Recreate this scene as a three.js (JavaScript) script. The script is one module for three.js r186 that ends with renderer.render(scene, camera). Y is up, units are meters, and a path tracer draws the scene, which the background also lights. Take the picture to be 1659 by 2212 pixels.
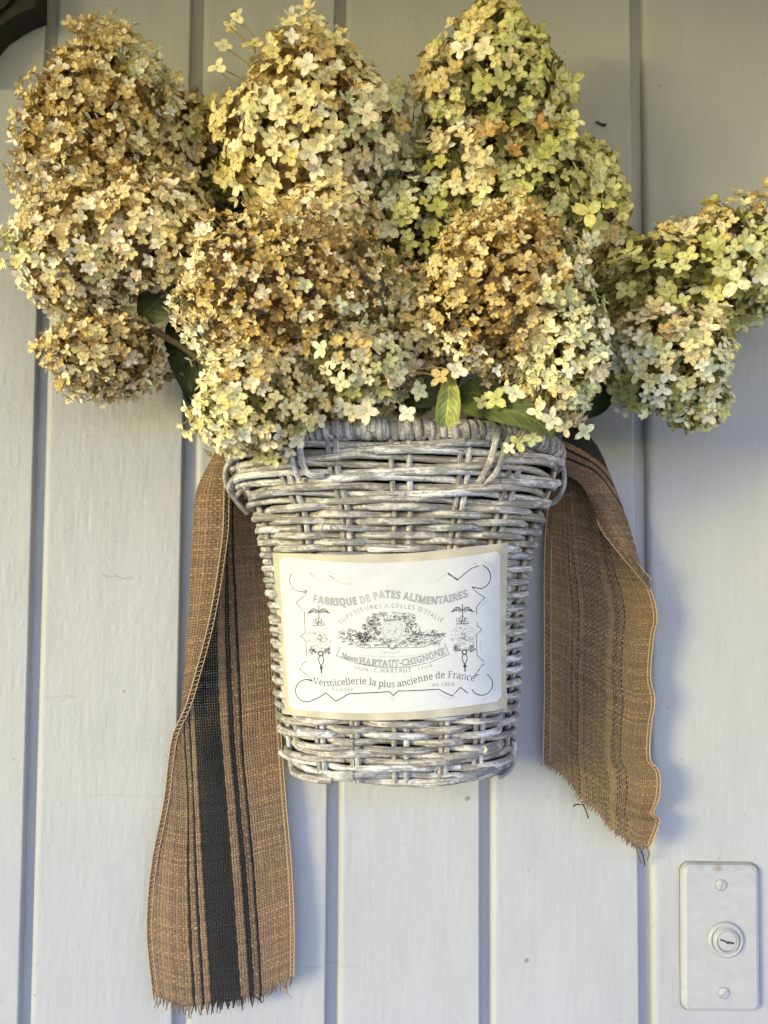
import * as THREE from 'three';
import { mergeGeometries } from 'three/addons/utils/BufferGeometryUtils.js';

// ------------------------------------------------------------------ camera, sky, sun, exposure
const lerp = (a, b, t) => a + (b - a) * t;
const scene = new THREE.Scene();
const D = 0.838, PITCH = 3.2 * Math.PI / 180, ROLL = 0.35 * Math.PI / 180;
const camera = new THREE.PerspectiveCamera(58, 0.75, 0.05, 60);
camera.position.set(0, -D * Math.tan(PITCH), D);
camera.lookAt(0, 0, 0);
camera.rotateZ(ROLL);
camera.updateMatrixWorld(true); camera.updateProjectionMatrix();

const renderer = new THREE.WebGLRenderer();
renderer.toneMapping = THREE.LinearToneMapping;
renderer.toneMappingExposure = 1.52;
renderer.shadowMap.enabled = true;

const SUN_DIR = new THREE.Vector3(-0.78, 0.10, 0.62).normalize();
{
  const W = 512, H = 256, data = new Float32Array(W * H * 4), d = new THREE.Vector3();
  for (let r = 0; r < H; r++) for (let c = 0; c < W; c++) {
    const el = ((r + 0.5) / H - 0.5) * Math.PI, az = ((c + 0.5) / W - 0.5) * 2 * Math.PI;
    d.set(Math.cos(az) * Math.cos(el), Math.sin(el), Math.sin(az) * Math.cos(el));
    const up = Math.max(0, d.y);
    const g = Math.max(0, d.dot(SUN_DIR)), glow = 0.9 * Math.pow(g, 3) + 1.1 * Math.pow(g, 14);
    const k = d.y < 0 ? Math.max(0.25, 1 + d.y * 3) : 1;
    const i = (r * W + c) * 4;
    const low = Math.exp(-Math.pow(up / 0.085, 2));   // warm haze low over the horizon
    data[i] = (lerp(0.64, 6.3, low) + 0.18 * glow) * k;
    data[i + 1] = (lerp(1.18, 5.2, low) + 0.15 * glow) * k;
    data[i + 2] = (lerp(3.15, 1.6, low) + 0.08 * glow) * k;
    data[i + 3] = 1;
  }
  const sky = new THREE.DataTexture(data, W, H, THREE.RGBAFormat, THREE.FloatType);
  sky.mapping = THREE.EquirectangularReflectionMapping; sky.magFilter = THREE.LinearFilter; sky.needsUpdate = true;
  scene.background = sky; scene.environment = sky;
}
const sun = new THREE.DirectionalLight(new THREE.Color(1.0, 0.89, 0.42), 2.95);
sun.name = 'sun'; sun.position.copy(SUN_DIR).multiplyScalar(5); sun.castShadow = true; sun.shadow.radius = 36;
Object.assign(sun.shadow.camera, { left: -0.8, right: 0.8, top: 0.8, bottom: -0.8, near: 0.5, far: 9 });
sun.shadow.mapSize.set(2048, 2048);
scene.add(sun, sun.target);

// ------------------------------------------------------------------ helpers
function rngOf(seed) { let a = seed >>> 0; return () => { a |= 0; a = a + 0x6D2B79F5 | 0; let t = Math.imul(a ^ a >>> 15, 1 | a); t = t + Math.imul(t ^ t >>> 7, 61 | t) ^ t; return ((t ^ t >>> 14) >>> 0) / 4294967296; }; }
const clamp = (x, a, b) => Math.min(b, Math.max(a, x));
const smooth = (a, b, x) => { const t = clamp((x - a) / (b - a), 0, 1); return t * t * (3 - 2 * t); };
function hash2(x, y, s) { let h = (x * 374761393 + y * 668265263 + s * 1442695041) | 0; h = Math.imul(h ^ (h >>> 13), 1274126177); return ((h ^ (h >>> 16)) >>> 0) / 4294967296; }
function vnoise(x, y, s = 0, wx = 0, wy = 0) {   // value noise, optionally wrapping
  const x0 = Math.floor(x), y0 = Math.floor(y), fx = x - x0, fy = y - y0, u = fx * fx * (3 - 2 * fx), v = fy * fy * (3 - 2 * fy);
  const m = (a, w) => w ? ((a % w) + w) % w : a;
  const h = (i, j) => hash2(m(x0 + i, wx), m(y0 + j, wy), s);
  return lerp(lerp(h(0, 0), h(1, 0), u), lerp(h(0, 1), h(1, 1), u), v);
}
const VW = 1659, VH = 2212;
// the point on the plane z (metres out from the wall) seen at photograph position (x, y), in 1659 x 2212 units
function P(x, y, z = 0) {
  const v = new THREE.Vector3(x / VW * 2 - 1, 1 - y / VH * 2, 0.5).unproject(camera).sub(camera.position);
  return v.multiplyScalar((z - camera.position.z) / v.z).add(camera.position);
}
const M = 0.42e-3, mAt = (z) => M * (D - z) / D;   // metres per photograph unit at depth z
const names = {};
function numbered(n) { const k = names[n] = (names[n] ?? -1) + 1; return k ? n + '_' + String(k).padStart(3, '0') : n; }
function tag(o, label, category, group) { o.userData.label = label; o.userData.category = category; if (group) o.userData.group = group; return o; }
function thing(name, label, category, group) { const g = new THREE.Group(); g.name = numbered(name); scene.add(g); return tag(g, label, category, group); }
function part(name, geo, mat, parent, label) { const m = new THREE.Mesh(geo, mat); m.name = name; m.castShadow = m.receiveShadow = true; parent.add(m); if (label) m.userData.label = label; return m; }
function stuff(m) { m.userData.kind = 'stuff'; return m; }
function dataTex(w, h, fn, srgb = true) {   // fn(u, v) -> [r, g, b] 0..1
  const d = new Uint8Array(w * h * 4);
  for (let y = 0; y < h; y++) for (let x = 0; x < w; x++) { const c = fn((x + 0.5) / w, (y + 0.5) / h), i = (y * w + x) * 4; for (let k = 0; k < 3; k++) d[i + k] = clamp(c[k] ?? c[0], 0, 1) * 255; d[i + 3] = 255; }
  const t = new THREE.DataTexture(d, w, h); t.magFilter = t.minFilter = THREE.LinearFilter; t.wrapS = t.wrapT = THREE.RepeatWrapping;
  if (srgb) t.colorSpace = THREE.SRGBColorSpace; t.needsUpdate = true; return t;
}
function geoOf(pos, uv, idx, col) {
  const g = new THREE.BufferGeometry();
  g.setAttribute('position', new THREE.Float32BufferAttribute(pos, 3));
  if (uv) g.setAttribute('uv', new THREE.Float32BufferAttribute(uv, 2));
  if (col) g.setAttribute('color', new THREE.Float32BufferAttribute(col, 3));
  g.setIndex(idx); g.computeVertexNormals(); return g;
}
// a round rod swept along points; rad(f) is its radius at fraction f of the length
function rod(pts, rad, sides = 8, uvRepeat = 5, vOff = 0, lumps = 0, seed = 1) {
  const n = pts.length, pos = [], nor = [], uv = [], idx = [];
  const T = pts.map((p, i) => new THREE.Vector3().subVectors(pts[Math.min(n - 1, i + 1)], pts[Math.max(0, i - 1)]).normalize());
  let N = new THREE.Vector3(0, 1, 0); if (Math.abs(T[0].y) > 0.8) N.set(0, 0, 1);
  N.addScaledVector(T[0], -N.dot(T[0])).normalize();
  let len = 0; const B = new THREE.Vector3();
  for (let i = 0; i < n; i++) {
    N.addScaledVector(T[i], -N.dot(T[i])).normalize(); B.crossVectors(T[i], N);
    if (i) len += pts[i].distanceTo(pts[i - 1]);
    const R = typeof rad === 'function' ? rad(i / (n - 1)) : rad;
    for (let k = 0; k <= sides; k++) {
      const a = k / sides * 2 * Math.PI, c = Math.cos(a), s = Math.sin(a);
      const r = R * (1 + lumps * (vnoise(len * 160, (k % sides) * 0.9, seed) - 0.5));
      const nx = N.x * c + B.x * s, ny = N.y * c + B.y * s, nz = N.z * c + B.z * s;
      pos.push(pts[i].x + nx * r, pts[i].y + ny * r, pts[i].z + nz * r); nor.push(nx, ny, nz);
      uv.push(k / sides, len * uvRepeat + vOff);
    }
  }
  const w = sides + 1;
  for (let i = 0; i < n - 1; i++) for (let k = 0; k < sides; k++) { const a = i * w + k, b = a + w; idx.push(a, a + 1, b, b, a + 1, b + 1); }
  for (const [i, s] of [[0, -1], [n - 1, 1]]) {   // closed ends
    const c0 = pos.length / 3, t = T[i];
    pos.push(pts[i].x, pts[i].y, pts[i].z); nor.push(t.x * s, t.y * s, t.z * s); uv.push(0.5, vOff);
    for (let k = 0; k <= sides; k++) { const j = (i * w + k) * 3; pos.push(pos[j], pos[j + 1], pos[j + 2]); nor.push(t.x * s, t.y * s, t.z * s); uv.push(0.5, vOff); }
    for (let k = 0; k < sides; k++) s > 0 ? idx.push(c0, c0 + 1 + k, c0 + 2 + k) : idx.push(c0, c0 + 2 + k, c0 + 1 + k);
  }
  const g = new THREE.BufferGeometry();
  g.setAttribute('position', new THREE.Float32BufferAttribute(pos, 3)); g.setAttribute('normal', new THREE.Float32BufferAttribute(nor, 3)); g.setAttribute('uv', new THREE.Float32BufferAttribute(uv, 2));
  g.setIndex(idx); return g;
}
const curve = (pts, n) => new THREE.CatmullRomCurve3(pts, false, 'centripetal').getPoints(n);
// a sheet f(u, v) -> Vector3 with a thickness towards the wall and closed edges
function sheet(f, nu, nv, thick, uvOf = (u, v) => [u, v]) {
  const pos = [], uv = [], idx = [];
  for (let j = 0; j <= nv; j++) for (let i = 0; i <= nu; i++) { const p = f(i / nu, j / nv); pos.push(p.x, p.y, p.z); uv.push(...uvOf(i / nu, j / nv)); }
  const w = nu + 1, n = w * (nv + 1);
  for (let j = 0; j < nv; j++) for (let i = 0; i < nu; i++) { const a = j * w + i; idx.push(a, a + 1, a + w, a + 1, a + w + 1, a + w); }
  if (thick) {
    const front = idx.length;
    for (let k = 0; k < n; k++) { pos.push(pos[k * 3], pos[k * 3 + 1], pos[k * 3 + 2] - thick); uv.push(uv[k * 2], uv[k * 2 + 1]); }
    for (let k = 0; k < front; k += 3) idx.push(idx[k] + n, idx[k + 2] + n, idx[k + 1] + n);
    const edge = (a, b) => { const c = pos.length / 3; for (const q of [a, b, a + n, b + n]) { pos.push(pos[q * 3], pos[q * 3 + 1], pos[q * 3 + 2]); uv.push(uv[q * 2], uv[q * 2 + 1]); } idx.push(c, c + 2, c + 1, c + 1, c + 2, c + 3); };
    for (let i = 0; i < nu; i++) { edge(i, i + 1); edge(nv * w + i + 1, nv * w + i); }
    for (let j = 0; j < nv; j++) { edge((j + 1) * w, j * w); edge(j * w + nu, (j + 1) * w + nu); }
  }
  return geoOf(pos, uv, idx);
}
// table interpolation: rows [y, v0, v1, ...]
function tableAt(rows, y) {
  let i = 0; while (i < rows.length - 2 && y > rows[i + 1][0]) i++;
  const r0 = rows[Math.max(0, i - 1)], r1 = rows[i], r2 = rows[i + 1], r3 = rows[Math.min(rows.length - 1, i + 2)];
  const t = clamp((y - r1[0]) / (r2[0] - r1[0]), 0, 1), h = r2[0] - r1[0];
  return r1.slice(1).map((_, k) => {
    const a = r1[k + 1], b = r2[k + 1], m1 = r0 === r1 ? (b - a) / h : (b - r0[k + 1]) / (r2[0] - r0[0]), m2 = r3 === r2 ? (b - a) / h : (r3[k + 1] - a) / (r3[0] - r1[0]);
    const t2 = t * t, t3 = t2 * t;
    return (2 * t3 - 3 * t2 + 1) * a + (t3 - 2 * t2 + t) * m1 * h + (-2 * t3 + 3 * t2) * b + (t3 - t2) * m2 * h;
  });
}

// ------------------------------------------------------------------ the porch round the wall: floor, and an unseen roof added to shade the upper wall
{
  const g = new THREE.BoxGeometry(8, 0.1, 3.0); g.translate(0, -1.35, 1.5);
  const m = new THREE.Mesh(g, new THREE.MeshStandardMaterial({ color: new THREE.Color(0.15, 0.14, 0.125), roughness: 0.9 })); m.name = 'porch_floor'; m.receiveShadow = m.castShadow = true; m.userData.kind = 'structure'; scene.add(m);
  const gg = new THREE.PlaneGeometry(80, 80); gg.rotateX(-Math.PI / 2); gg.translate(0, -1.55, 0);
  const gm = new THREE.Mesh(gg, new THREE.MeshStandardMaterial({ color: new THREE.Color(0.16, 0.15, 0.07), roughness: 1 })); gm.name = 'ground'; gm.receiveShadow = true; gm.userData.kind = 'structure'; scene.add(gm);
  const r = new THREE.BoxGeometry(8, 0.05, 1.7); r.translate(0, 0.60, 0.85);
  const rm = new THREE.Mesh(r, new THREE.MeshStandardMaterial({ color: new THREE.Color(0.68, 0.56, 0.26), roughness: 0.8 })); rm.name = 'added_shade_roof'; rm.receiveShadow = rm.castShadow = true; rm.userData.kind = 'structure'; scene.add(rm);  // added roof out of view, set to dim and yellow the wall top
}

// ------------------------------------------------------------------ wall of grooved boards
const wall = thing('wall', 'pale grey painted wooden wall with wide vertical grooved boards', 'wall');
{
  const W = 1.5, H = 1.5, N = 2048;
  // paint: faint dirt and scuffs that belong to the wall, at their places
  const cv = document.createElement('canvas'); cv.width = cv.height = N; const c = cv.getContext('2d');
  const img = c.createImageData(N, N), bump = new Uint8Array(N * N * 4);
  for (let y = 0; y < N; y++) for (let x = 0; x < N; x++) {
    const i = (y * N + x) * 4, mx = x / N * W, my = y / N * H;
    const big = vnoise(mx * 9, my * 5, 3), mid = vnoise(mx * 60, my * 22, 4), grain = vnoise(mx * 900, my * 45, 5), fine = vnoise(mx * 1300, my * 1300, 6);
    const k = 1 + (big - 0.5) * 0.045 + (mid - 0.5) * 0.03 + (grain - 0.5) * 0.02 + (fine - 0.5) * 0.03;
    img.data[i] = 164 * k; img.data[i + 1] = 164 * k; img.data[i + 2] = 163 * k; img.data[i + 3] = 255;
    const rough = vnoise(mx * 260, my * 70, 7), emb = smooth(0.62, 0.9, vnoise(mx * 220, my * 16, 8)), orange = vnoise(mx * 420, my * 420, 9);
    bump[i] = bump[i + 1] = bump[i + 2] = clamp(0.5 + (grain - 0.5) * 0.16 + (rough - 0.5) * 0.42 - emb * 0.16 + (orange - 0.5) * 0.30, 0, 1) * 255; bump[i + 3] = 255;
  }
  c.putImageData(img, 0, 0);
  const cb = document.createElement('canvas'); cb.width = cb.height = N; const b = cb.getContext('2d'); b.putImageData(new ImageData(new Uint8ClampedArray(bump.buffer), N, N), 0, 0);
  const q = (vx, vy) => { const p = P(vx, vy, 0); return [(p.x / W + 0.5) * N, (0.5 - p.y / H) * N]; };
  const R = rngOf(77);
  const stroke = (ctx, pts, w, col) => { ctx.strokeStyle = col; ctx.lineWidth = w; ctx.lineCap = 'round'; ctx.lineJoin = 'round'; ctx.beginPath(); pts.forEach((p, i) => { const [x, y] = q(...p); i ? ctx.lineTo(x, y) : ctx.moveTo(x, y); }); ctx.stroke(); };
  const scuff = (pts, w0 = 1.6, a0 = 0.4, w = w0 * 0.75, a = a0 * 0.6) => { stroke(c, pts, w, `rgba(110,105,95,${a})`); stroke(b, pts.map(([x, y]) => [x + 1, y + 2]), w * 1.8, 'rgba(255,255,255,0.5)'); stroke(b, pts, w * 1.3, 'rgba(0,0,0,0.55)'); };
  scuff([[222, 1240], [238, 1247], [250, 1244]], 2.2); scuff([[248, 1243], [268, 1250], [286, 1247]], 1.8, 0.6);
  scuff([[95, 1505], [120, 1507], [140, 1504], [170, 1507]], 1.6, 0.5); scuff([[352, 1640], [362, 1634], [366, 1646]], 3, 0.2);
  scuff([[1408, 2010], [1414, 2000]], 2); scuff([[1660, 2085], [1650, 2093]], 1.4, 0.3); scuff([[1715, 2020], [1720, 2000]], 1.5, .3);
  scuff([[1712, 2055], [1718, 2064], [1712, 2070]], 1.8, 0.35); scuff([[478, 108], [500, 102], [514, 100]], 1.4, 0.4);
  scuff([[1709, 2060], [1716, 2064]], 1.2, 0.4);
  scuff([[800, 1715], [796, 1730], [802, 1742]], 1.6, .35); scuff([[1180, 1880], [1190, 1885]], 1.4, .3);
  for (const [x, y, r2] of [[1025, 30, 4], [505, 28, 6], [908, 247, 3], [1220, 112, 2], [1290, 368, 3], [268, 1493, 2.5], [1142, 1880, 1.5], [1138, 2075, 4], [30, 1640, 2], [75, 2150, 2], [1425, 185, 2.5], [1010, 1725, 5]]) { const [px, py] = q(x, y); c.fillStyle = 'rgba(90,84,70,0.55)'; c.beginPath(); c.ellipse(px, py, r2 * 0.55, r2 * 0.7, 1, 0, 7); c.fill(); }
  for (const y of [935, 1048, 1710, 1715, 2085, 1850]) for (let k = 0; k < 3; k++) { const x0 = R() * 1600, l = 60 + R() * 160; if (y > 1600 || x0 < 400) stroke(c, [[x0, y + R() * 6], [x0 + l / 2, y + R() * 6], [x0 + l, y + R() * 6]], 1, 'rgba(105,100,92,0.12)'); }
  for (let k = 0; k < 260; k++) { const x = R() * N, y = R() * N; c.fillStyle = `rgba(95,90,78,${0.1 + R() * 0.3})`; c.beginPath(); c.ellipse(x, y, 0.5 + R() * 1.4, 0.5 + R() * 1.6, R() * 3, 0, 7); c.fill(); }
  for (let k = 0; k < 70; k++) { const x = R() * N, y = R() * N, l = 40 + R() * 160; b.strokeStyle = `rgba(0,0,0,${0.12 + R() * 0.25})`; b.lineWidth = 1 + R() * 1.5; b.beginPath(); b.moveTo(x, y); b.quadraticCurveTo(x + R() * 10 - 5, y + l / 2, x + R() * 12 - 6, y + l); b.stroke(); }
  const map = new THREE.CanvasTexture(cv); map.colorSpace = THREE.SRGBColorSpace; const bmap = new THREE.CanvasTexture(cb);
  const mat = new THREE.MeshStandardMaterial({ map, bumpMap: bmap, bumpScale: 0.00052, roughness: 0.5 });
  const uvXY = (g) => { const p = g.attributes.position, u = new Float32Array(p.count * 2); for (let i = 0; i < p.count; i++) { u[i * 2] = p.getX(i) / W + 0.5; u[i * 2 + 1] = p.getY(i) / H + 0.5; } g.setAttribute('uv', new THREE.BufferAttribute(u, 2)); return g; };
  // grooves: left and right lip measured half way down the picture
  const gx = [[68, 91], [391, 419], [712, 737], [1036, 1060], [1371, 1399], [1700, 1726]].map(([a, e]) => [P(a, 1106, 0).x, P(e, 1106, 0).x]);
  const edges = [-0.75, ...gx.flat(), 0.75], depth = 0.0095;
  for (let i = 0; i < edges.length; i += 2) {
    const a = edges[i], e = edges[i + 1], s = new THREE.Shape(), lb = 0.0068, rb = 0.0014;   // the left edge of each board is eased more
    s.moveTo(a, -depth - 0.01); s.lineTo(a, -0.0060);
    for (let k = 0; k <= 5; k++) { const t = k / 5 * Math.PI / 2; s.lineTo(a + lb - lb * Math.cos(t), -0.0060 + 0.0060 * Math.sin(t)); }
    for (let k = 0; k <= 4; k++) { const t = k / 4 * Math.PI / 2; s.lineTo(e - rb + rb * Math.sin(t), -rb + rb * Math.cos(t)); }
    s.lineTo(e, -depth - 0.01);
    const g = new THREE.ExtrudeGeometry(s, { depth: 1.5, bevelEnabled: false, steps: 1 });   // shape in (x, z), extruded along y
    g.rotateX(Math.PI / 2); g.scale(1, 1, 1); g.translate(0, 0.75, 0);
    // after rotateX(+90) the shape's y becomes z
    part('siding_board', uvXY(g), mat, wall);
  }
  const back = new THREE.BoxGeometry(1.52, 1.52, 0.02); back.translate(0, 0, -depth - 0.0105 - 0.0);
  for (let k = 0; k < 0; k++);
  part('groove_backing', uvXY(back), mat, wall);
}

// ------------------------------------------------------------------ wicker basket
const ZB = 0.018, NX = 2.8;
const OUT = [[930, 486, 1222], [990, 492, 1216], [1050, 503, 1208], [1110, 540, 1180], [1180, 556, 1160], [1250, 567, 1146], [1330, 579, 1137], [1450, 585, 1130], [1550, 594, 1122], [1640, 602, 1115], [1720, 617, 1104]];
const DEP = [0.150, 0.143, 0.136, 0.127, 0.120, 0.115, 0.110, 0.105, 0.100, 0.096, 0.092];
const PROF = OUT.map(([y, l, r], i) => { const a = P(l, y, 0.05), b = P(r, y, 0.05); return [-(a.y + b.y) / 2, (a.x + b.x) / 2, (b.x - a.x) / 2 - 0.0075, DEP[i]]; });
const prof = (h) => { const [cx, w, d] = tableAt(PROF, clamp(-h, PROF[0][0], PROF.at(-1)[0])); return { cx, w, d }; };
function surfZ(x, h) { const { cx, w, d } = prof(h), u = Math.min(0.999, Math.abs(x - cx) / w); return ZB + d * Math.pow(1 - Math.pow(u, NX), 1 / NX); }
function onBasket(vx, vy, off) { let z = 0.12, p; for (let k = 0; k < 8; k++) { p = P(vx, vy, z); z = lerp(z, surfZ(p.x, p.y) + off, 0.8); } return P(vx, vy, z); }
const PHI = [0, 0.30, 1.0, 1.33, Math.PI / 2]; const PHIS = [...PHI, Math.PI - 1.33, Math.PI - 1.0, Math.PI - 0.30, Math.PI];
// one closed loop round the basket at height h: points, outward normals and stake coordinate t (0..8 front, 8..12 back)
function loopAt(h) {
  const { cx, w, d } = prof(h), n = 240; let pts = [];
  for (let i = 0; i < n; i++) {
    const t = i / n * 12;
    if (t <= 8) {
      const k = Math.min(7, Math.floor(t)), f = t - k, phi = lerp(PHIS[k], PHIS[k + 1], f), c = Math.cos(phi), s = Math.sin(phi);
      pts.push([cx + w * Math.sign(c) * Math.pow(Math.abs(c), 2 / NX), ZB + d * Math.pow(Math.max(0, s), 2 / NX), t]);
    } else pts.push([cx + lerp(-w, w, (t - 8) / 4), ZB, t]);
  }
  for (let pass = 0; pass < 3; pass++) pts = pts.map((p, i) => { const a = pts[(i + n - 1) % n], b = pts[(i + 1) % n]; return [(a[0] + 2 * p[0] + b[0]) / 4, (a[1] + 2 * p[1] + b[1]) / 4, p[2]]; });
  return pts.map((p, i) => { const a = pts[(i + n - 1) % n], b = pts[(i + 1) % n]; let tx = b[0] - a[0], tz = b[1] - a[1]; const l = Math.hypot(tx, tz) || 1; return { x: p[0], z: p[1], nx: tz / l, nz: -tx / l, t: p[2] }; });
}
const RODMAPS = [0, 1, 2].map((s) => dataTex(128, 1024, (u, v) => {
  const str = vnoise(u * 24, v * 14, 20 + s, 24, 14), str2 = vnoise(u * 48, v * 40, 30 + s, 48, 40), blot = vnoise(u * 5, v * 22, 40 + s, 5, 22), fine = vnoise(u * 64, v * 256, 50 + s, 64, 256), spl = vnoise(u * 16, v * 110, 60 + s, 16, 110);
  let w = smooth(0.38, 0.72, blot * 0.5 + str * 0.35 + spl * 0.3 - 0.05);           // whitewash cover
  const dark = smooth(0.66, 0.85, str2) * 0.6 + smooth(0.75, 0.9, spl) * 0.5, bare = smooth(0.82, 0.95, blot);
  let r = lerp(0.64, 0.94, w), g = lerp(0.63, 0.935, w), b = lerp(0.615, 0.925, w);
  r = lerp(r, 0.50, dark * 0.4); g = lerp(g, 0.48, dark * 0.4); b = lerp(b, 0.45, dark * 0.4);
  r = lerp(r, 0.52, bare * 0.3); g = lerp(g, 0.40, bare * 0.3); b = lerp(b, 0.31, bare * 0.3);
  const k = 0.83 + fine * 0.17; return [r * k, g * k, b * k];
}));
const RODBUMP = dataTex(128, 1024, (u, v) => [0.5 + (vnoise(u * 20, v * 16, 70, 20, 16) - 0.5) * 0.5 + (vnoise(u * 32, v * 200, 71, 32, 200) - 0.5) * 0.6], false);
const rodMats = []; for (const [i, tint] of [[0, 0xffffff], [1, 0xf0ede6], [2, 0xe6e2da], [0, 0xd6d0c6], [1, 0xd6d6d8]]) rodMats.push(new THREE.MeshStandardMaterial({ map: RODMAPS[i], color: tint, bumpMap: RODBUMP, bumpScale: 0.0006, roughness: 0.85 }));
const basket = thing('wicker_basket', 'whitewashed grey wicker wall basket with a white French print on its front', 'basket');
{
  const R = rngOf(11), A = 0.0058;
  const hTop = P(850, 958, 0.160).y, hBot = P(850, 1688, 0.112).y, rows = Math.round((hTop - hBot) / 0.0050);
  for (let r = 0; r < rows; r++) {
    const f = r / (rows - 1), h = lerp(hTop, hBot, f), L = loopAt(h), n = L.length, wale = r < 9 || r > rows - 6;
    const cuts = [8.4 + R() * 3]; if (R() < 0.75) cuts.push(cuts[0] + 1.5 + R() * 7); if (R() < 0.35) cuts.push(cuts[0] + 3 + R() * 6);
    cuts.sort((a, b) => a - b);
    const base = wale ? 0.0032 : 0.0031;
    for (let s = 0; s < cuts.length; s++) {
      const t0 = cuts[s] - 0.45 - R() * 0.5, t1 = (s + 1 < cuts.length ? cuts[s + 1] : cuts[0] + 12) + 0.1 + R() * 0.35, pts = [], sd = r * 7 + s, rr = base * (0.90 + R() * 0.18), tilt = (R() - 0.5) * 0.0022;
      const step = 0.1, cnt = Math.max(6, Math.ceil((t1 - t0) / step));
      for (let k = 0; k <= cnt; k++) {
        const t = lerp(t0, t1, k / cnt), tt = ((t % 12) + 12) % 12, fi = tt / 12 * n, i0 = Math.floor(fi) % n, i1 = (i0 + 1) % n, q = fi - Math.floor(fi), a = L[i0], b = L[i1];
        let o;
        if (wale) { const cc = Math.cos(2 * Math.PI * (t - r * 0.9) / 3); o = A * 0.9 * cc + 0.0005; }
        else { const cc = Math.cos(Math.PI * t) * (r % 2 ? 1 : -1); o = A * Math.sign(cc) * Math.pow(Math.abs(cc), 0.75); }
        const endLift = Math.max(0, 1 - k / 4) * 0.0015 + Math.max(0, 1 - (cnt - k) / 4) * 0.0015;
        o += endLift;
        const y = h + (vnoise(t * 1.1, sd * 3.7, 90) - 0.5) * 0.0020 + (wale ? Math.cos(2 * Math.PI * (t - r * 0.9) / 3 + 1.2) * 0.0012 : 0) + tilt * (k / cnt - 0.5);
        pts.push(new THREE.Vector3(lerp(a.x, b.x, q) + lerp(a.nx, b.nx, q) * o, y, lerp(a.z, b.z, q) + lerp(a.nz, b.nz, q) * o));
      }
      const e0 = 0.75 + R() * 0.3, e1 = 0.75 + R() * 0.3;
      part('willow_rod', rod(pts, (x) => rr * (lerp(e0, 1, smooth(0, 0.25, x)) * lerp(1, e1, smooth(0.75, 1, x))), 8, 4, R(), 0.28, sd), rodMats[Math.floor(R() * 5)], basket);
    }
  }
  // dark liner inside the canes
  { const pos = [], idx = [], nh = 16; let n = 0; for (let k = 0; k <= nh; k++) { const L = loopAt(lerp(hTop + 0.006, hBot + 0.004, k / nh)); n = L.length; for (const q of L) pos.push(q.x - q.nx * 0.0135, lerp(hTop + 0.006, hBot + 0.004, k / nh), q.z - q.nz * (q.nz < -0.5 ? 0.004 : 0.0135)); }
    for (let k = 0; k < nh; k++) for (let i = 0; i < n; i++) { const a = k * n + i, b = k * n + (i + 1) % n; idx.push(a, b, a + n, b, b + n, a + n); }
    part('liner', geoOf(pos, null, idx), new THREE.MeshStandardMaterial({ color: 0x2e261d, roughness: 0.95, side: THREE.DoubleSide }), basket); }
  // upright stakes, in pairs on the front
  const stakeAt = (t, dx, r, m) => {
    const pts = []; for (let k = 0; k <= 30; k++) { const h = lerp(hTop + 0.004, hBot - 0.001, k / 30), L = loopAt(h), fi = (((t + dx) % 12 + 12) % 12) / 12 * L.length, a = L[Math.floor(fi) % L.length]; pts.push(new THREE.Vector3(a.x, h, a.z)); }
    part('stake', rod(curve(pts, 40), r, 7, 5, R(), 0.2, t * 9), m, basket);
  };
  for (let t = 0; t < 12; t++) { const pair = t >= 1 && t <= 7; if (pair) { stakeAt(t, -0.055, 0.0024, rodMats[0]); stakeAt(t, 0.07, 0.0021, rodMats[3]); } else stakeAt(t, 0, 0.0025, rodMats[2]); }
  // base: a slab of split cane under the lowest rods
  { const L = loopAt(hBot), s = new THREE.Shape(L.map((q) => new THREE.Vector2(q.x - q.nx * 0.004, q.z - q.nz * 0.004))); const g = new THREE.ExtrudeGeometry(s, { depth: 0.004, bevelEnabled: false }); g.rotateX(Math.PI / 2); g.translate(0, hBot + 0.002, 0); part('base', g, rodMats[3], basket); }
  // rim: thick core with a flat cane wound round it
  const hRim = P(850, 926, 0.165).y, Lr = loopAt(hRim - 0.004), core = [];
  const rimPt = (t) => { const n = Lr.length, fi = ((t % 12 + 12) % 12) / 12 * n, a = Lr[Math.floor(fi) % n], b = Lr[(Math.floor(fi) + 1) % n], q = fi - Math.floor(fi), x = lerp(a.x, b.x, q), z = lerp(a.z, b.z, q); return new THREE.Vector3(x, hRim - 0.016 * Math.pow(1 - clamp((z - ZB) / prof(hRim).d, 0, 1), 1.3), z); };
  for (let k = 0; k <= 160; k++) core.push(rimPt(lerp(0.02, 7.98, k / 160)));
  part('rim', rod(core, 0.0068, 10, 5), rodMats[2], basket);
  const wrapGeo = [0, 1, 2, 3].map((v) => {   // one turn of the winding: a flattened ring
    const R2 = rngOf(40 + v), pts = []; for (let k = 0; k <= 20; k++) { const a = k / 20 * 2 * Math.PI; const q = 0.0072 * (1 + (R2() - 0.5) * 0.05); pts.push(new THREE.Vector3(Math.cos(a) * q, Math.sin(a) * q, (k / 20 - 0.5) * 0.0022)); }
    const g = rod(pts, 0.0015, 6, 9, v * 0.23, 0.1, v); g.scale(1, 1, 2.0); return g;
  });
  let acc = 0, last = core[0];
  for (let k = 1; k < core.length; k++) {
    for (let q = 0; q < 6; q++) {
      const p = core[k - 1].clone().lerp(core[k], q / 6); acc += p.distanceTo(last); last = p;
      if (acc > 0.0054) { acc = 0; const m = part('rim_winding', wrapGeo[Math.floor(R() * 4)], rodMats[[2, 4, 3, 2][Math.floor(R() * 4)]], basket); m.position.copy(p); m.lookAt(p.clone().add(core[k]).sub(core[k - 1])); m.rotateZ(R() * 6); m.rotateX((R() - 0.5) * 0.2); m.scale.setScalar(0.97 + R() * 0.07); }
    }
  }
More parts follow.
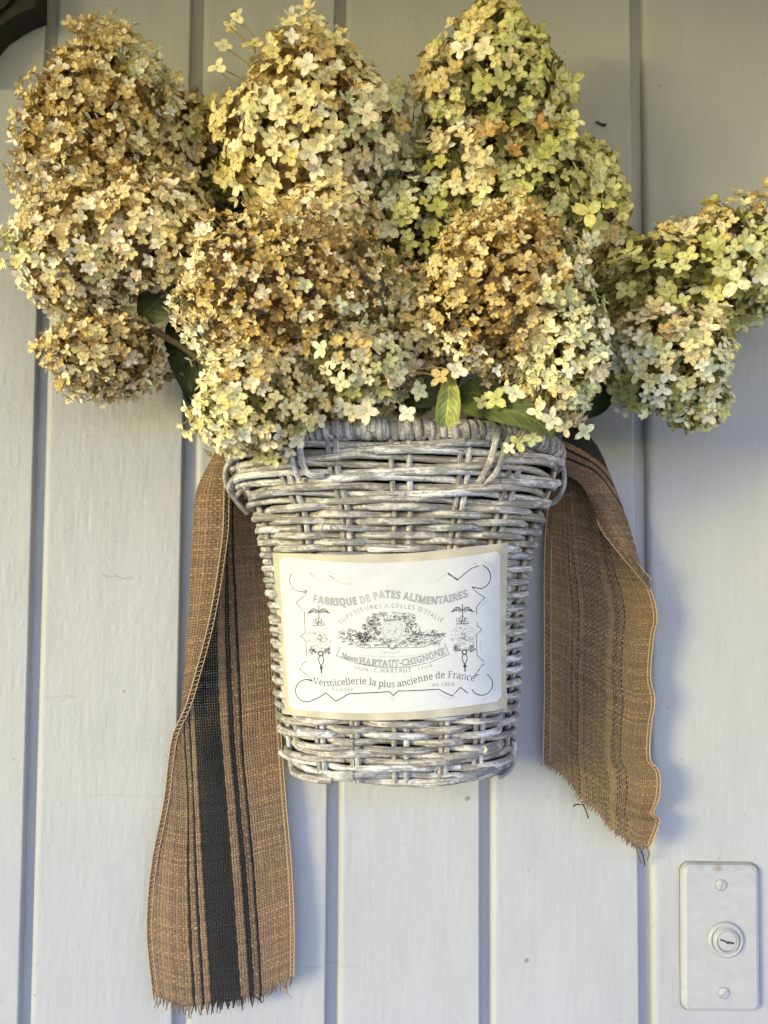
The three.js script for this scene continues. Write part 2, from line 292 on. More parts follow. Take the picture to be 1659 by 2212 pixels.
  const back = []; for (let k = 0; k <= 60; k++) back.push(rimPt(lerp(8.0, 12.0, k / 60))); part('rim', rod(back, 0.006, 8, 5), rodMats[3], basket);
  // binding canes over the rim and the bent rods at both ends
  const bind = (list, r, m, off) => part('binding_cane', rod(curve(list.map(([x, y, o]) => onBasket(x, y, (o ?? off))), 26), (f) => r * (1 - 0.25 * Math.abs(f - 0.5)), 8, 5, R(), 0.25, r * 9999), m, basket);
  bind([[628, 925, 0.004], [626, 945, 0.011], [628, 965], [637, 1012], [647, 1038, 0.006]], 0.0025, rodMats[0], 0.0095);
  bind([[650, 918, 0.004], [646, 938, 0.012], [650, 985], [661, 1018], [676, 1027], [700, 1026, 0.006]], 0.0027, rodMats[0], 0.0095);
  bind([[1079, 925, 0.005], [1073, 946, 0.012], [1066, 971], [1055, 1006], [1034, 1042, 0.006]], 0.0026, rodMats[1], 0.0095);
  bind([[1101, 935, 0.006], [1093, 958, 0.012], [1082, 992], [1069, 1024], [1046, 1046, 0.006]], 0.0025, rodMats[1], 0.0095);
  const bent = (list, r, m) => part('bent_rod', rod(curve(list.map(([x, y, z]) => P(x, y, z)), 40), r, 9, 5, R(), 0.2, r * 7777), m, basket);
  bent([[655, 992, 0.128], [600, 998, 0.118], [548, 1010, 0.098], [512, 1030, 0.082], [498, 1052, 0.066], [512, 1072, 0.05]], 0.0033, rodMats[4]);
  bent([[660, 1014, 0.128], [605, 1022, 0.116], [560, 1036, 0.100], [530, 1052, 0.086]], 0.0031, rodMats[2]);
  bent([[508, 985, 0.066], [490, 1010, 0.062], [489, 1042, 0.056], [508, 1078, 0.048], [535, 1108, 0.04]], 0.0026, rodMats[2]);
  bent([[1214, 1000, 0.06], [1219, 1036, 0.057], [1214, 1062, 0.054], [1198, 1084, 0.050], [1172, 1096, 0.05]], 0.0022, rodMats[4]);
  bent([[512, 1070, 0.06], [535, 1046, 0.075], [562, 1028, 0.088]], 0.0022, rodMats[3]);
  bent([[1110, 1600, 0.06], [1112, 1630, 0.056], [1104, 1658, 0.06], [1080, 1680, 0.082]], 0.0020, rodMats[1]);
}

// ------------------------------------------------------------------ cloth label on the basket
{
  const LX = (X) => (1050 + X * 0.60277) / 1.82278, LY = (Y) => (2100 + Y * 0.60277) / 1.82278;
  const quad = (a, b, c, u) => a * (1 - u) * (1 - u) + 2 * b * u * (1 - u) + c * u * u;
  // edges of the backing cloth and of the printed sheet, in the units of the label close-up
  const patch = (top, bot, left, right, wob) => (u, v) => {
    const x0 = quad(left[0], left[1], left[2], v), x1 = quad(right[0], right[1], right[2], v), x = lerp(x0, x1, u);
    const y0 = quad(top[0], top[1], top[2], u), y1 = quad(bot[0], bot[1], bot[2], u);
    const wb = wob ? (vnoise(u * 7 + v * 3, v * 6, wob) - 0.5) * 9 * Math.max(Math.abs(u - 0.5), Math.abs(v - 0.5)) * 2 : 0;
    return [x + wb, lerp(y0, y1, v) + wb * 0.8];
  };
  const backP = patch([124, 178, 58], [1180, 1275, 1140], [34, 85, 102], [1577, 1555, 1572], 5), printP = patch([150, 250, 112], [1146, 1222, 1092], [80, 108, 152], [1526, 1522, 1536], 0);
  const at = (fn, off) => (u, v) => { const [X, Y] = fn(u, v), cu = Math.max(0, Math.abs(u - 0.5) - 0.42) * Math.max(0, Math.abs(v - 0.5) - 0.36); return onBasket(LX(X), LY(Y), off + cu * 0.5 + (vnoise(u * 4, v * 3, 15) - 0.5) * 0.0026 + (vnoise(u * 9 + v * 4, v * 7, 16) - 0.5) * 0.0012); };
  const weave = dataTex(512, 512, (u, v) => { const a = vnoise(u * 7, v * 7, 80, 7, 7), t = Math.sin(u * 2 * Math.PI * 128) * Math.sin(v * 2 * Math.PI * 128), f = vnoise(u * 120, v * 120, 81, 120, 120), k = 0.95 + (a - 0.5) * 0.16 + t * 0.03 + (f - 0.5) * 0.05; return [0.775 * k, 0.745 * k, 0.66 * k]; });
  weave.repeat.set(2, 1.4);
  const wb = dataTex(512, 512, (u, v) => [0.5 + Math.sin(u * 2 * Math.PI * 128) * Math.sin(v * 2 * Math.PI * 128) * 0.2 + (vnoise(u * 10, v * 10, 82, 10, 10) - 0.5) * 0.6], false); wb.repeat.set(2, 1.4);
  const label = part('cloth_label', sheet(at(backP, 0.0122), 48, 32, 0.0010), new THREE.MeshStandardMaterial({ map: weave, bumpMap: wb, bumpScale: 0.0005, roughness: 0.95 }), basket, 'beige cloth backing of the printed label');
  // the print: drawn in close-up units, carried on to the sheet by undoing the sheet's own outline
  const CW = 1536, CH = 1040, cv = document.createElement('canvas'); cv.width = CW; cv.height = CH; const c = cv.getContext('2d');
  c.fillStyle = '#cacac9'; c.fillRect(0, 0, CW, CH);
  const Rn = rngOf(5);
  for (let k = 0; k < 500; k++) { c.fillStyle = `rgba(${Rn() < 0.5 ? '193,190,183' : '216,216,215'},0.10)`; c.beginPath(); c.ellipse(Rn() * CW, Rn() * CH, 8 + Rn() * 60, 4 + Rn() * 20, Rn() * 3, 0, 7); c.fill(); }
  const inv = (X, Y) => { let u = (X - 100) / 1430, v = (Y - 160) / 970; for (let k = 0; k < 8; k++) { const [a, b] = printP(u, v); u += (X - a) / 1440; v += (Y - b) / 980; } return [u * CW, v * CH]; };
  const line = (pts, w, col, dash) => { c.strokeStyle = col; c.lineWidth = w * 1.35; c.lineCap = 'round'; c.lineJoin = 'miter'; c.setLineDash(dash ?? []); c.beginPath(); pts.forEach((p, i) => { const [x, y] = inv(...p); i ? c.lineTo(x, y) : c.moveTo(x, y); }); c.stroke(); c.setLineDash([]); };
  const arc = (cx, cy, r, a0, a1, n = 24, ry = r) => Array.from({ length: n + 1 }, (_, i) => { const a = (a0 + (a1 - a0) * i / n) * Math.PI / 180; return [cx + r * Math.cos(a), cy + ry * Math.sin(a)]; });
  const ink = 'rgba(28,28,32,0.95)', mid = 'rgba(55,55,60,0.72)', faint = 'rgba(110,110,114,0.42)';
  // frame: four round corners joined by notched lines
  line([...arc(224, 306, 74, 215, 60)], 4, mid); line([[262, 380], [248, 410], [192, 452], [246, 512], [252, 650], [222, 672], [256, 702], [262, 800]], 4, mid);
  line([[262, 380], [240, 388]], 4, ink); line(arc(215, 262, 62, 190, 290, 14), 3, faint); line(arc(232, 268, 56, 255, 300, 8), 3, faint);
  line([[278, 258], [315, 290]], 3, mid); line([[330, 300], [352, 318], [372, 300], [385, 290]], 3, faint); line([[408, 276], [440, 296]], 4, mid); line([[440, 296], [485, 328]], 3, faint); line([[378, 250], [455, 262]], 2.5, faint); line([[500, 330], [560, 332]], 2.5, faint);
  line([[1112, 318], [1140, 285], [1170, 272]], 3, faint); line([[1186, 263], [1245, 303]], 8, ink); line([[1250, 302], [1300, 258], [1340, 228], [1385, 212]], 4, ink); line([[1415, 210], ...arc(1385, 284, 78, -58, 82), [1342, 350]], 4.5, ink); line([[1342, 350], [1362, 378], [1424, 420], [1370, 482], [1372, 528]], 4, mid);
  line(arc(1400, 268, 88, -75, 10, 12), 2.5, faint); line([[1345, 202], [1370, 196]], 2.5, faint); line([[1374, 575], [1376, 605], [1405, 628], [1370, 662], [1374, 796], [1420, 838]], 4, mid); line([[1395, 700], [1396, 775]], 2.5, faint); line([[1420, 640], [1394, 668]], 2.5, faint); line([[1436, 440], [1392, 490]], 2.5, faint);
  line([[258, 836], [238, 850], [214, 888], [270, 930], [300, 966]], 4, mid); line([[298, 966], [262, 955], ...arc(262, 1028, 72, -100, -262)].slice(0, 2), 4, ink);
  line(arc(262, 1028, 73, -62, -300, 30), 4.5, ink); line([[298, 1092], [345, 1070], [388, 1042], [448, 1096], [470, 1088], [540, 1047], [800, 1034], [828, 1060], [858, 1030], [1124, 1018], [1165, 1042], [1212, 1062], [1266, 1006], [1310, 1042]], 4.5, ink);
  line([...arc(1404, 985, 72, 150, -60, 30)], 4.5, ink); line([[1418, 852], [1375, 905], [1356, 934], [1385, 922]], 4, ink, [26, 12]);
  line(arc(258, 1035, 90, 150, 60, 12), 2.5, faint); line([[400, 1072], [440, 1118], [515, 1090]], 2.5, faint); line([[805, 1068], [828, 1090], [845, 1066]], 2.5, faint); line(arc(1402, 995, 90, 80, 10, 12), 2.5, faint); line([[190, 945], [225, 932]], 2.5, faint); line([[180, 985], [185, 1015]], 2.5, faint); line([[1120, 1050], [1190, 1080], [1240, 1060]], 2.5, faint);
  // lettering along a curve given by points
  const text = (s, pts, size, font, col, fit = 1, alphaFn) => {
    const P2 = pts.map((p) => inv(...p)), cur = new THREE.CatmullRomCurve3(P2.map(([x, y]) => new THREE.Vector3(x, y, 0))), L = cur.getLength(); c.font = `${font.replace('SZ', size + 'px')}`;
    const ws = [...s].map((ch) => c.measureText(ch).width), tot = ws.reduce((a, b) => a + b, 0), sc = fit ? Math.min(1.6, L / tot) : 1; let at2 = 0;
    [...s].forEach((ch, i) => {
      const f = clamp((at2 + ws[i] * sc / 2) / L, 0, 1), p = cur.getPointAt(f), t = cur.getTangentAt(f); c.save(); c.translate(p.x, p.y); c.rotate(Math.atan2(t.y, t.x)); c.textAlign = 'center'; c.textBaseline = 'alphabetic'; c.scale(Math.min(1.12, Math.max(0.8, sc)), 1);
      c.globalAlpha = alphaFn ? alphaFn(f) : 1; if (col.outline) { c.lineWidth = 2.2; c.strokeStyle = col.outline; c.strokeText(ch, 0, 0); c.fillStyle = 'rgba(110,110,114,0.5)'; c.fillText(ch, 3, 3); } else { c.fillStyle = col.fill; c.fillText(ch, 0, 0); } c.restore(); at2 += ws[i] * sc;
    });
  };
  text('FABRIQUE DE PATES ALIMENTAIRES', [[298, 446], [440, 470], [600, 462], [760, 422], [900, 432], [1060, 462], [1200, 448], [1316, 412]], 72, 'bold SZ sans-serif', { outline: 'rgba(70,70,74,0.9)' }, 1, (f) => f > 0.32 && f < 0.45 ? 0.6 : 0.95);
  text("SUPERIEURES A CELLES D'ITALIE", [[478, 596], [545, 550], [640, 506], [740, 490], [860, 488], [980, 504], [1070, 545], [1148, 584]], 42, 'SZ sans-serif', { fill: 'rgba(85,85,88,0.72)' }, 1, (f) => f > 0.4 && f < 0.52 ? 0.55 : 1);
  text('Maison', [[484, 806], [540, 826], [592, 838]], 46, 'italic bold SZ serif', { fill: 'rgba(50,50,54,0.85)' });
  text('HARTAUT-CHIGNONE', [[600, 850], [760, 868], [900, 862], [1040, 832], [1172, 786]], 62, 'bold SZ serif', { outline: 'rgba(60,60,64,0.9)' });
  text('LYON', [[574, 884], [620, 896], [664, 902]], 30, 'SZ sans-serif', { fill: 'rgba(70,70,74,0.7)' }); text('C HARTAUT', [[698, 908], [820, 912], [948, 906]], 42, 'SZ sans-serif', { fill: 'rgba(60,60,64,0.8)' }); text('LYON', [[988, 894], [1040, 884], [1088, 872]], 30, 'SZ sans-serif', { fill: 'rgba(70,70,74,0.7)' });
  text('Vermicellerie la plus ancienne de France', [[302, 984], [400, 1000], [520, 990], [640, 986], [780, 1006], [900, 998], [1020, 966], [1180, 944], [1290, 956], [1356, 968]], 64, 'SZ serif', { fill: 'rgba(30,30,34,0.92)' });
  text('Fondée', [[424, 1030], [500, 1032], [570, 1028]], 34, 'SZ serif', { fill: 'rgba(70,70,74,0.8)' }); text('en 1804', [[1080, 1000], [1150, 1000], [1226, 996]], 36, 'SZ serif', { fill: 'rgba(60,60,64,0.8)' });
  // ribbon scroll under the crest
  line([[480, 740], [456, 800], [600, 852], [760, 878], [930, 872], [1070, 842], [1190, 790], [1164, 722]], 3.5, mid); line([[470, 770], [640, 800], [860, 808], [1030, 786], [1168, 742]], 2.5, faint); line([[756, 778], [860, 780], [872, 766]], 3, faint);
  // crest: an engraved group on a shore, a garlanded oval between two figures
  const hatch = (cx, cy, rx, ry, n, dark, seed, len = 16) => { const r = rngOf(seed); for (let k = 0; k < n; k++) { const a = r() * 7, q = Math.sqrt(r()), x = cx + Math.cos(a) * rx * q, y = cy + Math.sin(a) * ry * q, t = r() * 3.1, l = len * (0.3 + r()); line([[x, y], [x + Math.cos(t) * l * 0.5, y + Math.sin(t) * l * 0.3], [x + Math.cos(t + 0.6) * l, y + Math.sin(t + 0.6) * l * 0.6]], 1.5 + r() * 2.6, `rgba(45,45,48,${Math.min(1, dark * 1.3 * (0.4 + r() * 0.6))})`); } };
  hatch(815, 710, 340, 26, 240, 0.55, 1, 26); hatch(540, 660, 80, 40, 110, 0.6, 2, 20); hatch(640, 680, 50, 30, 120, 0.85, 3); hatch(690, 620, 55, 70, 170, 0.7, 4); hatch(950, 640, 55, 70, 160, 0.7, 5); hatch(1070, 660, 90, 32, 100, 0.55, 6, 22); hatch(820, 540, 110, 30, 120, 0.5, 7); hatch(700, 560, 40, 40, 70, 0.6, 8); hatch(930, 560, 45, 40, 70, 0.55, 9);
  for (const r of [82, 70, 56]) line(arc(822, 630, r * 0.86, 0, 360, 40, r), 2.5, r === 56 ? faint : mid, r === 82 ? [3, 7] : [9, 5]); hatch(822, 630, 40, 52, 60, 0.25, 10, 10);
  line(arc(822, 722, 26, 10, 170, 10, 34), 5, 'rgba(45,45,48,0.7)'); line([[590, 738], [640, 750], [760, 744], [900, 748], [1030, 742], [1080, 720], [1150, 690]], 3, mid); line([[500, 690], [580, 662], [690, 640]], 4, mid); line([[960, 655], [1060, 668], [1170, 656]], 5, mid);
  // side medallions: winged staff, crown, wreath, tassel
  for (const [mx, my, s] of [[340, 480, 1], [1278, 470, 1]]) {
    const o = (x, y) => [mx + x * s, my + y * s];
    for (const d of [-1, 1]) { line([o(0, 36), o(22 * d, 14), o(42 * d, 14), o(70 * d, 42), o(40 * d, 32), o(10 * d, 40)], 4, ink); line([o(12 * d, 30), o(30 * d, 22), o(58 * d, 36)], 6, 'rgba(50,50,52,0.6)'); line([o(6 * d, 70), o(22 * d, 92), o(10 * d, 112), o(4 * d, 96)], 3.5, mid); line(arc(mx + 26 * d, my + 96, 12, 0, 300, 12), 3, mid); }
    line([o(0, -6), o(2, 70), o(-4, 120)], 4, ink); line([o(-40, 122), o(42, 118)], 5, 'rgba(50,50,52,0.65)');
    hatch(mx + 8, my + 205, 82, 80, 150, 0.32, mx, 12); for (const r of [80, 40]) line(arc(mx + 8, my + 205, r, 0, 360, 36), 2, faint, [5, 6]); line([o(-6, 190), o(14, 186), o(22, 204), o(6, 220), o(-6, 208), o(26, 230)], 4, mid);
    for (const d of [-1, 1]) { line(arc(mx + 10, my + 240, 66, 90 - d * 12, 90 - d * 72, 10, 58), 8, 'rgba(60,60,62,0.45)'); hatch(mx + 10 + d * 48, my + 284, 22, 22, 34, 0.8, mx + d, 12); }
    line(arc(mx + 14, my + 306, 15, 0, 360, 16), 6, ink); line([o(8, 316), o(-2, 340), o(6, 372), o(16, 384), o(28, 366), o(32, 338), o(22, 316)], 4.5, ink); line([o(16, 384), o(18, 430)], 7, ink); line(arc(mx + 18, my + 398, 9, 0, 360, 10), 4, ink); line([o(18, 430), o(20, 460)], 2.5, faint);
  }
  // wear: specks and rubbed patches where the ink has gone
  const Rw = rngOf(61); for (let k = 0; k < 2600; k++) { const sz = 0.8 + Rw() * 2.6; c.fillStyle = `rgba(208,208,207,${0.35 + Rw() * 0.5})`; c.beginPath(); c.ellipse(Rw() * CW, Rw() * CH, sz * (1 + Rw() * 2), sz, Rw() * 3, 0, 7); c.fill(); }
  for (let k = 0; k < 60; k++) { c.fillStyle = `rgba(208,208,207,${0.08 + Rw() * 0.16})`; c.beginPath(); c.ellipse(Rw() * CW, Rw() * CH, 20 + Rw() * 70, 8 + Rw() * 30, Rw() * 3, 0, 7); c.fill(); }
  const pm = new THREE.CanvasTexture(cv); pm.colorSpace = THREE.SRGBColorSpace;
  part('printed_sheet', sheet(at((u, v) => { const [x, y] = printP(u, v); const r = 0.02, du = Math.min(u, 1 - u), dv = Math.min(v, 1 - v), k = Math.max(0, r - du) * Math.max(0, r - dv) / r / r * 16; return [x + (u < 0.5 ? k : -k) * 0.8, y + (v < 0.5 ? k : -k) * 0.8]; }, 0.0135), 48, 32, 0.0008, (u, v) => [u, 1 - v]), new THREE.MeshStandardMaterial({ map: pm, bumpMap: wb, bumpScale: 0.0002, roughness: 0.9 }), label, 'white printed sheet with French lettering and a crest');
}

// ------------------------------------------------------------------ burlap ribbon tails
const STRIPES = [[0.268, 0.296], [0.336, 0.374], [0.415, 0.640], [0.676, 0.692], [0.732, 0.752]];
function burlap(kind) {   // front: striped; back: plain with the stripes showing faintly through
  const N = 1024, T = 52, map = new Uint8Array(N * N * 4), alpha = new Uint8Array(N * N * 4), bump = new Uint8Array(N * N * 4);
  for (let y = 0; y < N; y++) for (let x = 0; x < N; x++) {
    const u = x / N, v = y / N, i = (y * N + x) * 4;
    const wx = u * T + (vnoise(u * T, v * 30, 100, T, 30) - 0.5) * 0.30, wy = v * T + (vnoise(u * 30, v * T, 101, 30, T) - 0.5) * 0.34;
    const a = Math.floor(wx), b = Math.floor(wy), fx = wx - a - 0.5, fy = wy - b - 0.5;
    const thickX = 0.40 + (hash2((a + T) % T, 0, 7) - 0.5) * 0.10, thickY = 0.38 + (hash2((b + T) % T, 0, 8) - 0.5) * 0.16;
    const inX = Math.abs(fx) < thickX, inY = Math.abs(fy) < thickY, over = ((a + b) & 1) === 0;
    const hX = inX ? Math.sqrt(1 - (fx / thickX) ** 2) * (0.72 + (over ? 0.28 : -0.22) * Math.cos(fy * Math.PI)) : 0, hY = inY ? Math.sqrt(1 - (fy / thickY) ** 2) * (0.72 + (over ? -0.22 : 0.28) * Math.cos(fx * Math.PI)) : 0;
    const warp = hX >= hY, hh = Math.max(hX, hY), edge = u < 0.035 || u > 0.965;
    const s = (a + 0.5) / T, black = STRIPES.some(([p, q]) => s > p && s < q), fib = vnoise(x * 0.5, y * 0.09, 102), tone = 0.85 + 0.3 * hash2((warp ? a : b) & 63, warp ? 1 : 2, 9);
    let r = 0.545, g = 0.432, bl = kind === 'front' ? 0.322 : 0.288;
    if (!warp) { r = 0.60; g = 0.482; bl = kind === 'front' ? 0.365 : 0.335; }
    if (kind === 'front' && black) { if (warp) { r = 0.115; g = 0.112; bl = 0.110; } else { r = 0.165; g = 0.155; bl = 0.14; } }
    if (kind === 'back' && black && warp) { const thin = s < 0.41 || s > 0.645; r = thin ? 0.30 : 0.40; g = thin ? 0.24 : 0.335; bl = thin ? 0.17 : 0.23; }
    const k = (0.685 + 0.355 * fib) * tone; r *= k; g *= k; bl *= k;
    map[i] = clamp(r, 0, 1) * 255; map[i + 1] = clamp(g, 0, 1) * 255; map[i + 2] = clamp(bl, 0, 1) * 255; map[i + 3] = 255;
    const open = hh <= 0.01 && !edge; alpha[i] = alpha[i + 1] = alpha[i + 2] = open ? 0 : 255; alpha[i + 3] = 255;
    bump[i] = bump[i + 1] = bump[i + 2] = clamp(hh, 0, 1) * 255; bump[i + 3] = 255;
  }
  const tex = (d, srgb) => { const t = new THREE.DataTexture(d, N, N); t.magFilter = t.minFilter = THREE.LinearFilter; t.wrapS = t.wrapT = THREE.RepeatWrapping; if (srgb) t.colorSpace = THREE.SRGBColorSpace; t.needsUpdate = true; return t; };
  return new THREE.MeshPhysicalMaterial({ map: tex(map, true), alphaMap: tex(alpha), alphaTest: 0.5, bumpMap: tex(bump), bumpScale: 0.0012, roughness: 0.95, sheen: 0.25, sheenColor: new THREE.Color(0.5, 0.35, 0.2), sheenRoughness: 0.6, side: THREE.DoubleSide });
}
const burlapFront = burlap('front'), burlapBack = burlap('back');
const burlapTight = burlapFront.clone(); burlapTight.alphaMap = null; burlapTight.alphaTest = 0;
const threadMat = new THREE.MeshStandardMaterial({ color: 0xae9678, roughness: 0.95 }), darkThread = new THREE.MeshStandardMaterial({ color: 0x2a2622, roughness: 0.95 }), brownThread = new THREE.MeshStandardMaterial({ color: 0x776350, roughness: 0.95 });
const RW = 0.127;
function edgeStitch(pts, parent, inward, pitch = 0.0042, width = 0.0045) {   // overlock: a zigzag over the edge plus its two binding threads
  const cur = new THREE.CatmullRomCurve3(pts), len = cur.getLength(), n = Math.floor(len / pitch), zig = [], pa = [], pb = [];
  for (let i = 0; i <= n * 2; i++) { const p = cur.getPointAt(i / (n * 2)), q = p.clone().addScaledVector(inward, i % 2 ? width : -0.0006); q.z += i % 2 ? 0.0012 : 0.0008; zig.push(q); const e = p.clone(); e.z += 0.001; pa.push(e); const e2 = p.clone().addScaledVector(inward, width); e2.z += 0.0013; pb.push(e2); }
  const g = mergeGeometries([rod(zig, 0.00042, 4), rod(pa, 0.0006, 4), rod(pb, 0.00042, 4)]);
  stuff(part('edge_stitching', g, threadMat, parent));
}
function fringe(f, n, parent, seed, lenOf, mats) {   // short loose threads along a cut end
  const R = rngOf(seed), byMat = mats.map(() => []);
  for (let i = 0; i < n; i++) {
    const u = (i + R() * 0.8) / n, { p, dir, mat } = f(u), l = lenOf(u, R), q = [p.clone().addScaledVector(dir, -0.003)]; let d = dir.clone();
    for (let k = 0; k < 3; k++) { d.x += (R() - 0.5) * 0.5; d.z += (R() - 0.4) * 0.4; d.normalize(); q.push(q[k].clone().addScaledVector(d, l / 3 + (k ? 0 : 0.003))); }
    byMat[mat].push(rod(curve(q, 6), (t) => 0.00062 * (1 - 0.5 * t), 4));
  }
  byMat.forEach((gs, k) => gs.length && stuff(part('frayed_threads', mergeGeometries(gs), mats[k], parent)));
}
{
  const rib = thing('burlap_ribbon', 'brown burlap ribbon with wide black stripe hanging left of the basket', 'ribbon');
  const S = [0, 0.28, 0.415, 0.64, 0.82, 1], TAB = [   // y, then x at each S, then z at each S
    [955, 600, 528, 512, 498, 478, 494, .004, .006, .007, .009, .020, .030], [985, 600, 522, 506, 494, 460, 489, .004, .006, .007, .009, .022, .034], [1060, 598, 505, 495, 486, 424, 485, .004, .006, .008, .010, .024, .036], [1160, 596, 502, 484, 456, 415, 481, .004, .007, .009, .011, .026, .036],
    [1331, 600, 510, 473, 432, 406, 454, .004, .009, .012, .014, .028, .034], [1450, 603, 515, 474, 420, 398, 424, .005, .011, .014, .017, .026, .030], [1530, 605, 519, 477, 418, 391, 400, .006, .012, .015, .019, .024, .026], [1591, 608, 521, 481, 421, 386, 373, .007, .013, .016, .020, .023, .022],
    [1731, 618, 533, 493, 428, 391, 354, .010, .015, .018, .019, .018, .016], [1872, 630, 546, 504, 435, 384, 327, .013, .014, .017, .020, .016, .012], [2012, 636, 556, 514, 444, 383, 318, .016, .013, .016, .021, .017, .010], [2152, 634, 564, 523, 453, 391, 331, .018, .013, .016, .022, .018, .010], [2200, 633, 566, 525, 455, 393, 335, .018, .013, .016, .022, .018, .010]];
  const end = (s) => tableAt([[0, 2108], [0.2, 2132], [0.42, 2158], [0.64, 2168], [0.8, 2172], [1, 2150]], s)[0];
  const raw = (s, y) => { const row = tableAt(TAB, y), X = S.map((q, i) => [q, row[i], row[6 + i]]); const [x, z] = tableAt(X, s); return [x, y, z]; };
  const f = (s, v) => { const y = lerp(955, end(s), v); const [x, , z] = raw(s, y); return P(x, y, z + (vnoise(s * 5, v * 9, 33) - 0.5) * 0.0035 + Math.sin(s * 11 + v * 3.5) * 0.0016 * smooth(0.25, 0.7, v) + (vnoise(s * 16, v * 30, 34) - 0.5) * 0.0012 + 0.0022); };
  const L0 = (2150 - 955) * M;
  part('striped_cloth', sheet(f, 70, 150, 0, (u, v) => [u, v * L0 / RW]), burlapFront, rib);
  const edge = (s) => Array.from({ length: 60 }, (_, i) => f(s, i / 59));
  edgeStitch(edge(1).slice(4), rib, new THREE.Vector3(1, 0, 0)); edgeStitch(edge(0).slice(28), rib, new THREE.Vector3(-1, 0, 0), 0.0036, 0.003);
  fringe((u) => ({ p: f(u, 1), dir: new THREE.Vector3(0, -1, 0.05), mat: STRIPES.some(([a, b]) => u > a && u < b) ? 1 : 0 }), 92, rib, 3, (u, R) => 0.004 + R() * 0.006, [brownThread, darkThread]);
  for (const [pts, m] of [[[[338, 2138, .012], [370, 2165, .014], [400, 2173, .014], [440, 2168, .016], [475, 2155, .018]], brownThread], [[[405, 2160, .015], [408, 2185, .015], [410, 2200, .012]], brownThread], [[[545, 2150, .016], [560, 2158, .016], [566, 2166, .015]], darkThread], [[[600, 2120, .016], [612, 2140, .012], [624, 2150, .010], [630, 2158, .010]], threadMat]]) part('loose_thread', rod(curve(pts.map((q) => P(...q)), 16), 0.0005, 5), m, rib);
}
{
  const rib = thing('burlap_ribbon', 'brown burlap ribbon with folded striped top hanging right of the basket', 'ribbon');
  const S = [0, 0.5, 1], TAB = [[960, 1196, 1240, 1290, 0.008, 0.016, 0.026], [1030, 1190, 1250, 1318, 0.008, 0.018, 0.026], [1094, 1183, 1262, 1345, 0.01, 0.02, 0.026], [1152, 1178, 1270, 1362, 0.012, 0.021, 0.026], [1227, 1175, 1280, 1383, 0.014, 0.02, 0.026], [1281, 1175, 1290, 1408, 0.015, 0.018, 0.028], [1335, 1175, 1296, 1419, 0.016, 0.017, 0.03], [1371, 1175, 1294, 1412, 0.016, 0.017, 0.029], [1465, 1175, 1290, 1405, 0.015, 0.019, 0.026], [1512, 1175, 1292, 1414, 0.014, 0.02, 0.029], [1571, 1174, 1290, 1406, 0.014, 0.021, 0.026], [1642, 1173, 1290, 1405, 0.014, 0.022, 0.025], [1665, 1173, 1296, 1423, 0.014, 0.022, 0.029], [1720, 1176, 1298, 1424, 0.014, 0.021, 0.031], [1757, 1178, 1298, 1412, 0.014, 0.02, 0.026], [1771, 1178, 1300, 1424, 0.014, 0.022, 0.032], [1830, 1180, 1300, 1404, 0.014, 0.022, 0.028]];
  const end = (s) => tableAt([[0, 1645], [0.1, 1660], [0.21, 1682], [0.33, 1728], [0.47, 1752], [0.55, 1782], [0.75, 1815], [0.86, 1828], [1, 1826]], s)[0];
  const f = (s, v) => { const y = lerp(960, end(s), v), row = tableAt(TAB, y), [x, z] = tableAt(S.map((q, i) => [q, row[i], row[3 + i]]), s), fold = Math.exp(-Math.pow((y - 1738 - (s - 0.6) * 60) / 9, 2)) * smooth(0.35, 0.6, s) * 0.004; return P(x, y, z - 0.004 * s + (vnoise(s * 4, v * 7, 55) - 0.5) * 0.004 + Math.sin(s * 9 - v * 4) * 0.0018 + (vnoise(s * 16, v * 24, 56) - 0.5) * 0.0014 + 0.0025 - fold); };
  part('plain_back_cloth', sheet(f, 60, 110, 0, (u, v) => [1 - u, v * 0.36 / RW]), burlapBack, rib);
  // the folded over flap with the stripes
  const O = [[895, 1225], [926, 1262], [974, 1296], [1025, 1318], [1103, 1348], [1141, 1361], [1217, 1383], [1268, 1401]], I = [[1005, 1192], [1012, 1204], [1025, 1221], [1045, 1253], [1095, 1282], [1141, 1296], [1199, 1340], [1268, 1399]];
  const so = [0.44, 0.47, 0.55, 0.64, 0.745, 0.79, 0.90, 0.97], si = [0.80, 0.82, 0.86, 0.92, 0.97, 1, 1, 1], tt = O.map((_, i) => i / 7);
  const flap = (u, v) => { const [oy, ox, iy, ix] = tableAt(tt.map((t, i) => [t, O[i][0], O[i][1], I[i][0], I[i][1]]), v); const bow = Math.sin(u * Math.PI) * 7 * (1 - v), z = 0.031 + 0.012 * Math.pow(u, 0.6) * (1 - v * 0.6) + Math.sin(u * 3.1) * 0.008; return P(lerp(ox, ix, u) + bow, lerp(oy, iy, u) - bow * 0.6, z); };
  part('folded_flap', sheet(flap, 40, 60, 0, (u, v) => { const [a, b] = tableAt(tt.map((t, i) => [t, so[i], si[i]]), v); return [lerp(a, b, u), v * 0.16 / RW]; }), burlapTight, rib, 'striped flap folded over the ribbon edge');
  edgeStitch(Array.from({ length: 30 }, (_, i) => flap(1, 0.66 + 0.34 * i / 29)), rib, new THREE.Vector3(0.5, 0.86, 0).normalize(), 0.004, 0.007);
  const edge = (s, a, b) => Array.from({ length: 50 }, (_, i) => f(s, lerp(a, b, i / 49)));
  edgeStitch(edge(1, 0.36, 1), rib, new THREE.Vector3(-1, 0, 0), 0.0036, 0.003); edgeStitch(edge(0, 0.15, 1), rib, new THREE.Vector3(1, 0, 0), 0.0042, 0.006);
  fringe((u) => ({ p: f(u, 1), dir: new THREE.Vector3(-0.35, -0.9, 0.05).normalize(), mat: 0 }), 80, rib, 9, (u, R) => 0.0015 + R() * 0.003, [brownThread]);
